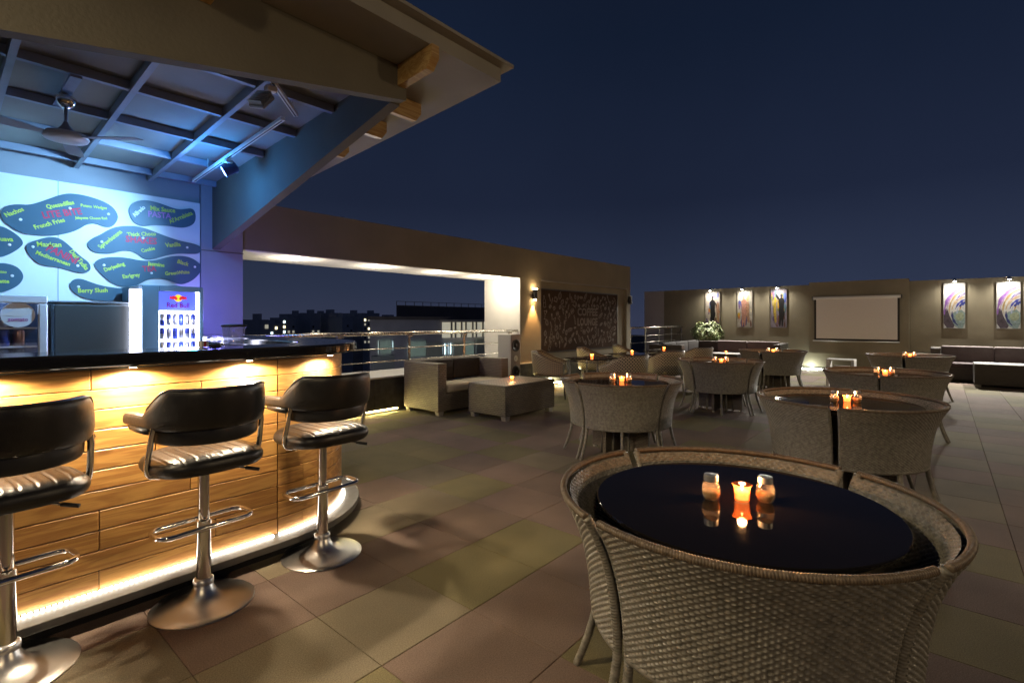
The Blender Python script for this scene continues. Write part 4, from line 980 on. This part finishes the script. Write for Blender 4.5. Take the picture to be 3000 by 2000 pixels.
# ------------------------------------------------------------------ round tables with four nested wicker chairs
def rz_(z):
    k = max(0, min(1, (z-.31)/.435)); return .505 + .030*k + .085*k**3
PH = R(42.4)
def make_chair():
    t = thing('wicker_chair', '', 'chair')
    NC, NR = 54, 46
    def weave(off, sgn, amp, z0, z1, nc, nr):
        def fn(u, v):
            z = z0+(z1-z0)*v; ph = -PH+2*PH*u
            a, b = u*nc, v*nr; j = math.floor(min(b, nr-1e-6)); fb = b-j
            p = math.sin(PI*fb)**.6 if 0 < fb < 1 else 0
            cs = math.cos(PI*(a+j)); hs = amp*(math.copysign(abs(cs)**.55, cs)*.95+.10)*p
            fa = (a+.5) % 1-.5
            hv = amp*.30*math.exp(-(fa/.17)**2)-amp*.55
            h_ = max(hs-amp*.35*(1-p), hv)
            h_ *= 1+.22*math.sin(a*.37+b*.9)*math.sin(b*.31-a*.21); r_ = rz_(z)+off+sgn*h_; z += .0011*math.sin(a*.83+j*2.4)
            return r_*math.cos(ph)-.5, r_*math.sin(ph), z
        return fn
    MB().grid(weave(0, 1, .0044, .312, .735, NC, NR), NC*4+1, NR*4+1).build('shell', mt['rattan'], t, True)
    MB().grid(weave(-.030, -1, .0044, .50, .735, NC, 25), NC*4+1, 25*4+1).build('inner_weave', mt['rattan'], t, True)
    MB().grid(lambda u, v: ((rz_(.312+.19*v)-.030)*math.cos(-PH+2*PH*u)-.5, (rz_(.312+.19*v)-.030)*math.sin(-PH+2*PH*u), .312+.19*v), 24, 4).build('inner_skirt', mt['rattan'], t, True)
    N = 560
    MB().tube([((rz_(.745)-.012)*math.cos(a)-.5, (rz_(.745)-.012)*math.sin(a), .745) for a in [-PH+2*PH*i/N for i in range(N+1)]], .0135, 9,
              rf=lambda k: .0094+.0028*abs(math.sin(PI*112*k))**.6).build('top_rim', mt['rattanRim'], t, True)
    MB().tube([((rz_(.312)-.012)*math.cos(a)-.5, (rz_(.312)-.012)*math.sin(a), .310) for a in [-PH+2*PH*i/60 for i in range(61)]], .0150, 8).build('bottom_rim', mt['rattan'], t, True)
    for sd in (-1, 1):
        a = sd*(PH-.004); pts_ = []
        for i in range(301):
            z = .742-.742*i/300
            r_ = rz_(z)-.013 if z > .31 else rz_(.31)-.013+.085*((.31-z)/.31)**1.6
            pts_.append((r_*math.cos(a)-.5, r_*math.sin(a), z))
        MB().tube(pts_, .016, 8, rf=lambda k: .0132+.0026*abs(math.sin(PI*75*k))**.6).build('leg', mt['rattan'], t, True)
    pts_ = [((rz_(.31)-.012+.085*(i/128)**1.6)-.5, 0, .31-.31*i/128) for i in range(129)]
    MB().tube(pts_, .015, 8, rf=lambda k: .0130+.0026*abs(math.sin(PI*32*k))**.6).build('leg', mt['rattan'], t, True)
    n = 20; poly = [(.468*math.cos(-PH+2*PH*i/n)-.5, .468*math.sin(-PH+2*PH*i/n)) for i in range(n+1)] + [(.17*math.cos(PH*(1-2*i/8))-.5, .17*math.sin(PH*(1-2*i/8))) for i in range(9)]
    MB().prism(poly, lambda a,b,h:(a,b,h), .33,.385).build('seat', mt['charcoal'], t)
    for sd in (-1, 1): MB().tube([(.18*math.cos(.4)-.5, sd*.18*math.sin(.4), .33),(.20*math.cos(.4)-.5, sd*.20*math.sin(.4), 0)], .013, 8).build('front_leg', mt['rattan'], t, True)
    return t
def make_round_table():
    t = thing('round_table', '', 'table')
    MB().lathe([(.0,.700),(.482,.700),(.488,.703),(.488,.710),(.485,.713),(.0,.713)], 96).build('glass_top', mt['blackglass'], t, True, ang=25)
    MB().lathe([(.0,.665),(.44,.665),(.445,.680),(.44,.699),(.0,.699)], 48).build('under_frame', mt['black'], t, True, ang=40)
    MB().box(-.32,.32,-.018,.018,.02,.664).build('cross_panel', mt['weaveS'], t, boxuv=True)
    MB().box(-.018,.018,-.32,-.019,.02,.664).build('cross_panel', mt['weaveS'], t, boxuv=True)
    MB().box(-.018,.018,.019,.32,.02,.664).build('cross_panel', mt['weaveS'], t, boxuv=True)
    for a, b in ((.3,0),(-.3,0),(0,.3),(0,-.3)): MB().lathe([(.02,0),(.02,.0195)], 10, (a,b,0)).build('foot', mt['silver'], t)
    return t
def make_candle():
    t = thing('candle', '', 'candle')
    MB().lathe([(.0,0),(.0235,0),(.0245,.004),(.0265,.040),(.0290,.050),(.0335,.056),(.0325,.0572),(.0280,.051),(.0245,.041),(.0225,.006),(.0,.005)], 28).build('glass_cup', CLEAR('amber_glass', (1,.80,.62), .10, .40, (1,.36,.15)), t, True, ang=50)
    MB().lathe([(.0,.0055),(.0215,.0055),(.0222,.034),(.019,.037),(.0,.036)], 24).build('wax', mt['wax'], t, True, ang=50)
    MB().lathe([(.0,.036),(.0032,.040),(.004,.044),(.002,.051),(.0,.055)], 10).build('flame', mt['flame'], t, True)
    lamp('candle_light', 'POINT', (0,0,.075), 1.8, (1,.44,.15), t, .015)
    return t
def make_shaker():
    t = thing('spice_shaker', '', 'shaker')
    rf_ = lambda a, z: 1+.035*math.sin(12*(a+z*9))*(1 if .006 < z < .062 else 0)
    MB().lathe([(.0,0),(.022,0),(.0255,.004),(.0305,.020),(.0305,.036),(.0265,.054),(.0225,.064),(.0222,.070)], 60, rfun=rf_).build('jar', CLEAR('shaker_glass', (1,.95,.88), .20, .24, (1,.92,.80)), t, True, ang=60)
    MB().lathe([(.0,.002),(.020,.002),(.0265,.016),(.0285,.024),(.0285,.032),(.0,.036)], 24).build('spice', mt['spice'], t, True)
    MB().lathe([(.0240,.066),(.0250,.068),(.0238,.071),(.0250,.074),(.0238,.077),(.0250,.080),(.0235,.088),(.0,.090)], 30).build('lid', mt['silver'], t, True, ang=50)
    return t
TB = [ # x, y, gap angle, name used in labels
 (1.87,.55,-25,'wicker chair %s of the round table standing apart in the open floor', 'round black glass table ringed by chairs, standing apart in the open floor'),
 (4.71,2.545,-15,None,None),(7.91,2.575,-25,None,None),(4.68,.575,0,None,None),(7.36,.52,0,None,None),(11.2,.44,-4,None,None),(11.12,2.60,-6,None,None),(11.2,-1.62,0,None,None)]
TN = ['beside the bar stools','beside the woven coffee table','beside the middle cafe table','second from the bar stools','third from the bar stools','before the projector screen','beside the corner sofa','beside the long wall sofa']
chair0, table0, candle0, shaker0 = make_chair(), make_round_table(), make_candle(), make_shaker()
first = {'c':True,'t':True,'k':True,'s':True}
def inst(o, key, x, y, z, rz):
    c = o if first[key] else copy_tree(o); first[key] = False
    c.location = (x, y, z); c.rotation_euler.z = rz; return c
jr = random.Random(3)
def shakers(x, y, z, where, a=None):
    a = R(-58) if a is None else a
    for s_ in (-1, 1):
        o = inst(shaker0, 's', x+.087*s_*math.cos(a)+jr.uniform(-.006,.006)-.01, y+.087*s_*math.sin(a)+jr.uniform(-.006,.006)+.008, z, jr.uniform(0,6))
        tag(o, 'ribbed spice shaker by the candle of the round table ' + where, 'shaker', 'spice shakers on the round tables')
for i, (x, y, ga, _, _) in enumerate(TB):
    o = inst(table0, 't', x, y, 0, 0); tag(o, 'round black glass table on crossed woven panels, ' + TN[i], 'table', 'round tables ringed by wicker chairs')
    for k in range(4):
        a = R(ga+45+90*k) + jr.uniform(-.02,.02); dr_ = jr.uniform(-.006,.008)
        if i == 7 and k in (0,3): continue
        c = inst(chair0, 'c', x+(.5+dr_)*math.cos(a), y+(.5+dr_)*math.sin(a), 0, a)
        sd_ = ('screen-wall','long-wall','bar-counter','open-floor')[k]
        tag(c, 'tub chair on the %s side of the round table %s' % (sd_, TN[i]), 'chair', 'wicker chairs nested round the tables')
    if i < 7:
        c = inst(candle0, 'k', x+.02, y-.01, .7135, jr.uniform(0,6)); tag(c, 'lit tea candle in glass on the round table ' + TN[i], 'candle', 'candles on the tables')
        shakers(x+.02, y-.01, .7135, TN[i])

# ------------------------------------------------------------------ wicker sofa, coffee table, loudspeaker
sf = thing('wicker_sofa', 'boxy woven two seat sofa by the plinth with cream seat cushions', 'sofa', (5.45, 5.75, 0))
MB().cbox(4.70,4.86,5.37,6.15,.062,.742,.008).build('armrest', mt['weave'], sf, world=True, boxuv=True)
MB().cbox(6.04,6.20,5.37,6.15,.062,.742,.008).build('armrest', mt['weave'], sf, world=True, boxuv=True)
MB().cbox(4.862,6.038,5.99,6.15,.062,.742,.008).build('back', mt['weave'], sf, world=True, boxuv=True)
MB().cbox(4.862,6.038,5.38,5.988,.062,.315,.008).build('seat_base', mt['weave'], sf, world=True, boxuv=True)
for a, b in ((4.868,5.447),(5.453,6.032)):
    MB().rbox(a,b,5.36,5.90,.318,.435,.03,3).build('seat_cushion', mt['cream'], sf, True, world=True)
    o = MB().rbox(a,b,5.86,5.985,.438,.752,.03,3).build('back_cushion', mt['charcoal'], sf, True, world=True)
def foot(t, x, y): MB().prism([(-.05,.062),(.05,.062),(.035,0),(-.035,0)], lambda a,b,h:(x+a,y+h,b), -.04,.04).build('foot', mt['silver'], t, world=True)
for x in (4.77,6.13):
    for y in (5.43,6.09): foot(sf, x, y)
ct = thing('woven_coffee_table', 'low woven block coffee table before the wicker sofa, with candle', 'coffee table', (5.59, 4.76, 0))
MB().cbox(5.03,6.15,4.41,5.11,.065,.478,.008).build('block', mt['weave'], ct, world=True, boxuv=True)
for x in (5.10,6.08):
    for y in (4.47,5.05): foot(ct, x, y)
c = inst(candle0, 'k', 5.62, 4.80, .479, 0); tag(c, 'lit tea candle on the low woven coffee table', 'candle', 'candles on the tables')
sp = thing('loudspeaker', 'tall silver loudspeaker tower with two black woofers beside the sofa', 'loudspeaker', (7.01, 6.05, 0))
MB().cbox(6.88,7.14,5.905,6.22,0,1.10,.006).build('cabinet', M('speaker_side', (.46,.45,.42), .45), sp, world=True)
MB().cbox(6.884,7.136,5.893,5.904,.01,1.095,.003).build('baffle', M('speaker_baffle', (.22,.19,.18), .35), sp, world=True)
for z in (.90,.42):
    o = MB().lathe([(.112,0),(.112,.010),(.098,.014),(.088,.004),(.035,-.006+.004),(.03,.012),(0,.018)], 32).build('woofer', M('woofer_black', (.02,.02,.02), .5), sp, True, ang=40); o.rotation_euler = (R(90),0,0); o.location = (0, 5.893-6.05, z)
o = MB().lathe([(.055,0),(.05,.006),(.018,.003),(.016,.012),(0,.016)], 24).build('tweeter', mt['silver'], sp, True, ang=40); o.rotation_euler = (R(90),0,0); o.location = (0, 5.893-6.05, .665)

# ------------------------------------------------------------------ cafe tables and armchairs along the chalkboard
def make_armchair():
    t = thing('rattan_armchair', '', 'armchair')
    def topz(a): return .80 - .20*max(0, (abs(a)-.9)/1.25)**1.0
    def fn(u, v):
        a = -2.15+4.3*u; ca = max(-1.7, min(1.7, a))
        x, y = -.06+ -.30*math.cos(ca) , .30*math.sin(ca)
        if abs(a) > 1.7: x += .34*(abs(a)-1.7)/.45*.6
        z = .40+(topz(a)-.40)*v; k = 1+.10*(v**1.5)
        return x*k, y*k, z
    me_ = MB().grid(fn, 49, 8)
    o = me_.build('back_shell', mt['lattice'], t, True)
    uvl = o.data.uv_layers.new(name='UVMap')
    for lp in o.data.loops:
        i = lp.vertex_index % 49; j = lp.vertex_index//49
    for p in o.data.polygons:
        for li in p.loop_indices:
            vi = o.data.loops[li].vertex_index; uvl.data[li].uv = ((vi % 49)/48*1.45, (vi//49)/7*.38)
    md = o.modifiers.new('thick', 'SOLIDIFY'); md.thickness = .022; md.offset = -1
    MB().tube([fn(i/48, 1.0) for i in range(49)], .016, 8).build('rim', mt['rattanRim'], t, True)
    MB().tube([fn(i/48, 0) for i in range(49)], .014, 8).build('seat_rail', mt['rattan'], t, True)
    MB().rbox(-.30,.20,-.255,.255,.40,.455,.025,3).build('cushion', mt['yellow'], t, True)
    MB().cbox(-.31,.22,-.26,.26,.375,.398,.005).build('seat_frame', mt['rattan'], t)
    for x, y in ((.20,.27),(.20,-.27),(-.28,.20),(-.28,-.20)):
        MB().tube([(x,y,.60 if x > 0 else .40),(x*1.0,y,.38),(x*1.12,y*1.05,0)], .014, 8).build('leg', mt['rattan'], t, True)
    return t
def make_cafe():
    t = thing('cafe_table', '', 'cafe table')
    MB().cbox(-.33,.33,-.33,.33,.700,.718,.003).build('top', M('cafe_glass', (.02,.017,.015), .08), t)
    m_ = mt['rattan']
    for x in (-.27,.27):
        for y in (-.27,.27): MB().tube([(x,y,.699),(x,y,0)], .014, 8).build('leg', m_, t, True)
    for a, b in (((-.27,-.27),(.27,-.27)),((.27,-.27),(.27,.27)),((.27,.27),(-.27,.27)),((-.27,.27),(-.27,-.27))):
        MB().tube([(a[0],a[1],.66),(b[0],b[1],.66)], .010, 6).build('apron', m_, t, True)
    return t
ac, cf = make_armchair(), make_cafe()
for i, X in enumerate((7.43, 8.90, 10.36)):
    w_ = ['nearest the lit sconce','in the middle of the chalkboard','nearest the unlit sconce'][i]
    o = cf if i == 0 else copy_tree(cf); o.location = (X,4.55,0); tag(o, 'small square dark cafe table ' + w_, 'cafe table', 'cafe tables along the chalkboard')
    for j, (dx, dy, an) in enumerate(((-.12,-.66,72),(-.12,.70,-62))):
        c = ac if (i == 0 and j == 0) else copy_tree(ac); c.location = (X+dx,4.55+dy,0); c.rotation_euler.z = R(an)
        tag(c, 'rattan armchair on the %s side of the cafe table %s' % (('terrace','chalkboard')[j], w_), 'armchair', 'rattan armchairs at the cafe tables')
    c = inst(candle0, 'k', X+.02, 4.56, .7185, 0); tag(c, 'lit tea candle on the cafe table ' + w_, 'candle', 'candles on the tables')

# ------------------------------------------------------------------ lounge sofas at the far wall
def block_sofa(name, label, loc, parts):
    t = thing(name, label, 'sofa', loc)
    for nm, mk, b, c_ in parts:
        if mk in ('plum','charcoal','cream','heather'): MB().rbox(*b, .03, 3).build(nm, mt[mk], t, True, world=True)
        else: MB().cbox(*b, .008).build(nm, mt[mk], t, world=True, boxuv=True)
    return t
P_ = [('armrest','weaveD',(12.60,12.80,5.06,5.95,.06,.72),0),('back','weaveD',(12.802,15.50,5.78,5.95,.06,.72),0),('back','weaveD',(15.33,15.50,3.22,5.778,.06,.74),0),
      ('armrest','weaveD',(14.55,15.328,3.22,3.38,.06,.72),0),('seat_base','weaveD',(12.802,15.328,5.08,5.778,.06,.32),0),('seat_base','weaveD',(14.56,15.328,3.382,5.078,.06,.32),0)]
for k in range(3): P_.append(('seat_cushion','plum',(12.81+.84*k,13.64+.84*k,5.06,5.66,.322,.43),0)); P_.append(('back_cushion','charcoal',(12.81+.84*k,13.64+.84*k,5.62,5.775,.432,.76),0))
for k in range(2): P_.append(('seat_cushion','plum',(14.54,15.18,3.39+.82*k,4.20+.82*k,.322,.43),0)); P_.append(('back_cushion','heather',(15.17,15.325,3.39+.82*k,4.20+.82*k,.432,.77),0))
block_sofa('corner_sofa', 'dark woven corner sofa under the dancer paintings', (14.2,5.0,0), P_)
P_ = [('armrest','weaveD',(14.75,15.55,.02,.20,.06,.74),0),('back','weaveD',(15.40,15.57,-3.6,.018,.06,.74),0),('seat_base','weaveD',(14.77,15.398,-3.6,.018,.06,.32),0)]
for k in range(4): P_.append(('seat_cushion','plum',(14.73,15.26,-.87-.88*k,.01-.88*k,.322,.42),0)); P_.append(('back_cushion','heather',(15.25,15.395,-.87-.88*k,.01-.88*k,.422,.775),0))
block_sofa('wall_sofa', 'dark woven long sofa under the wave paintings', (15.1,-1.8,0), P_)
def low_table(x0,x1,y0,y1,label):
    t = thing('low_table', label, 'low table', ((x0+x1)/2,(y0+y1)/2,0))
    MB().cbox(x0,x1,y0,y1,.055,.462,.008).build('block', mt['weaveD'], t, world=True, boxuv=True)
    MB().cbox(x0+.004,x1-.004,y0+.004,y1-.004,.464,.476,.003).build('glass_top', M('frosted_top', (.55,.56,.55), .25), t, world=True)
    for a in (x0+.07,x1-.07):
        for b in (y0+.06,y1-.06): foot(t, a, b)
low_table(13.86,14.58,-2.0,-.50,'low dark woven table with pale top before the long sofa')
low_table(13.75,14.40,4.05,4.75,'low dark woven table with pale top before the corner sofa')
c = inst(candle0, 'k', 14.0, 4.40, .477, 0); tag(c, 'lit tea candle on the low table before the corner sofa', 'candle', 'candles on the tables')

stg = thing('white_stand', 'low white stand with open front holding a flat device', 'stand', (12.35, 1.5, 0))
MB().cbox(12.10,12.50,1.34,1.82,.535,.56,.003).build('top', mt['white'], stg, world=True)
MB().cbox(12.10,12.50,1.77,1.82,0,.534,.003).build('side', mt['white'], stg, world=True); MB().cbox(12.10,12.50,1.34,1.39,0,.534,.003).build('side', mt['white'], stg, world=True)
MB().cbox(12.12,12.49,1.392,1.768,.30,.32,.003).build('shelf', mt['white'], stg, world=True)
MB().cbox(12.14,12.40,1.43,1.72,.322,.42,.006).build('device', mt['silver'], stg, world=True)
o = MB().lathe([(.03,0),(.03,.004),(0,.005)], 14, (0,0,0)).build('device_light', mt['txtR'], stg); o.rotation_euler = (0,R(-90),0); o.location = (12.139-12.35, .08, .37)

# bush in a planter behind the corner sofa
bu = thing('potted_bush', 'rounded pale green leafy bush in a planter behind the sofa', 'bush', (15.72, 5.52, 0))
MB().lathe([(.14,0),(.19,.50),(.20,.52),(.18,.52),(.17,.48),(0,.48)], 24).build('planter', mt['granite'], bu, True, ang=40)
br_ = random.Random(21)
stems = MB()
for k in range(9):
    a = br_.uniform(0,2*PI); r_ = br_.uniform(.05,.22)
    stems.tube([(0,0,.47),(r_*.4*math.cos(a),r_*.6*math.sin(a),.72),(r_*.7*math.cos(a),r_*1.3*math.sin(a),1.02)], .009, 5)
stems.build('stem', mt['bark'], bu, True)
for mk, nn in (('leaf',1500),('leaf2',1300)):
    m = MB()
    for k in range(nn):
        while True:
            p = Vector((br_.uniform(-1,1),br_.uniform(-1,1),br_.uniform(-1,1)))
            if p.length < 1: break
        p = p.normalized()*(p.length**.35)
        lump = 1+.16*math.sin(5*p.x+3*p.z)+.13*math.sin(7*p.y-2*p.z)
        c_ = Vector((min(.19,p.x*.24*lump), p.y*.46*lump, .97+p.z*.31*lump))
        n_ = (p+Vector((br_.uniform(-.8,.8),br_.uniform(-.8,.8),br_.uniform(-.2,1)))).normalized()
        t_ = n_.cross(Vector((br_.uniform(-1,1),br_.uniform(-1,1),.3))).normalized(); b_ = n_.cross(t_); l_ = br_.uniform(.022,.045)
        m.add([tuple(c_-t_*l_), tuple(c_+b_*l_*.4+n_*.004), tuple(c_+t_*l_), tuple(c_-b_*l_*.4+n_*.004)], [(0,1,2,3)])
    m.build('foliage', mt[mk], bu)

# ------------------------------------------------------------------ city beyond the opening
nb = thing('office_building', 'broad grey office block with lit louvred windows across the street', 'building', (60, 53, -45))
MB().prism([(33.4,50),(95,50),(95,75),(51,75)], lambda a,b,h:(a,b,h), -45,1.65).build('wall', mt['concrete'], nb, world=True)
MB().prism([(38.6,52),(95,52),(95,73),(55,73)], lambda a,b,h:(a,b,h), 1.66,3.30).build('roof_block', mt['cityD'], nb, world=True)
MB().box(33.0,95,49.7,50.0,1.45,1.85).build('parapet', mt['cityD'], nb, world=True)
for k in range(40): MB().box(38.7+1.4*k,38.76+1.4*k,52.1,52.16,3.30,3.80).build('roof_rail_post', mt['cityD'], nb, world=True)
MB().box(38.7,95,52.1,52.16,3.75,3.81).build('roof_rail', mt['cityD'], nb, world=True)
def louvre(x0, x1, z0, z1, mk, nf):
    w_ = MB().box(x0,x1,49.93,49.96,z0,z1).build('window', mt[mk], nb, world=True)
    m = MB()
    for k in range(nf+1):
        x = x0+(x1-x0)*k/nf; m.box(x-.035,x+.035,49.68,49.92,z0-.1,z1+.1)
    o = m.build('louvre', mt['fin'], w_); o.location = tuple(-c for c in nb.location)
louvre(34.6,36.1,-2.5,-1.0,'wingreen',9); louvre(36.25,36.5,-2.1,-1.15,'wincool',1)
louvre(38.9,41.4,-3.1,-1.3,'wingreen',14); louvre(41.5,44.2,-3.2,-1.6,'windim',16); louvre(44.5,44.9,-3.1,-1.7,'wincool',1)
louvre(45.5,45.9,-3.1,-1.7,'wincool',1); louvre(46.3,48.0,-3.3,-1.6,'windim',9); louvre(48.4,50.0,-3.4,-1.7,'wingreen',8)
louvre(33.6,36.6,-5.0,-2.9,'glassdark',26); louvre(50.6,56.0,-3.4,-1.2,'glassdark',24)
MB().prism([(44.0,50),(44.6,49.2),(46,48.7),(49,48.6),(52,48.7),(53.4,49.2),(54,50)], lambda a,b,h:(a,b,h), 1.15,1.45).build('bay_canopy', mt['ledge'], nb, world=True)
bay = MB().prism([(44.4,50),(45,49.4),(46.2,49.0),(49,48.9),(51.8,49.0),(53,49.4),(53.6,50)], lambda a,b,h:(a,b,h), -.9,1.14).build('bay_window', mt['windim'], nb, world=True)
for x in (45.0,45.7,46.8,47.6,48.9,49.6,50.9,51.8,52.8): MB().box(x-.12,x+.12,48.75,48.87,-.9,1.14).build('bay_mullion', mt['ledge'], nb, world=True)
hm = thing('mast_fill_light', 'added fill light mast with a ring of lamps below the terrace', 'fill light', (20, 30, -45))  # unseen mast added to brighten the office facade
MB().lathe([(.5,0),(.45,2),(.2,36)], 16).build('mast', mt['silver'], hm, True); MB().lathe([(.2,36),(1.2,36.1),(1.2,36.4),(.2,36.6)], 20).build('lamp_ring', mt['winwarm'], hm, True)
lamp('mast_fill', 'POINT', (0,0,35.2), 1500, (.95,.92,1.0), hm, .8)
tw = [(763,787,936,190),(790,828,948,300),(826,866,930,300),(866,892,919,330),(893,910,926,310),(910,940,917,300),(940,966,919,340),(964,1002,916,300),(1003,1034,928,280),(1038,1064,917,320),(1064,1086,926,300),(1087,1112,917,340),(1113,1190,929,360),(716,762,950,260)]
tr = random.Random(5)
tnames = ['low dark block with a roof tank on the skyline','distant apartment tower on the night skyline']
for i, (p0, p1, yt, Yd) in enumerate(tw):
    xr = lambda p: Yd*(CY+(p-1500)/1476*SY)/(SY-(p-1500)/1476*CY)
    x0, x1 = xr(p0), xr(p1); zt = 1.35+(939-yt)/1476*depth(x0, Yd)
    t = thing('apartment_tower', 'dark apartment tower on the far night skyline', 'tower', ((x0+x1)/2, Yd+8, -45), group='towers on the skyline')
    MB().box(x0,x1,Yd,Yd+16,-45,zt).build('wall', mt['tower'], t, world=True)
    MB().box(x0+(x1-x0)*.3,x0+(x1-x0)*.6,Yd+3,Yd+9,zt,zt+2.2).build('roof_tank', mt['tower'], t, world=True)
    ncol = max(2, int((x1-x0)/2.4))
    for c_ in range(ncol):
        for rw in range(6):
            if tr.random() < .42:
                zx = zt-2.6-rw*3.0; xx = x0+(x1-x0)*(c_+.5)/ncol; lit = tr.random()
                MB().box(xx-.6,xx+.6,Yd-.15,Yd-.02,zx-.7,zx+.7).build('window', mt[('winwarm','wincool','windim','glassdark','glassdark')[int(lit*5)]], t, world=True)
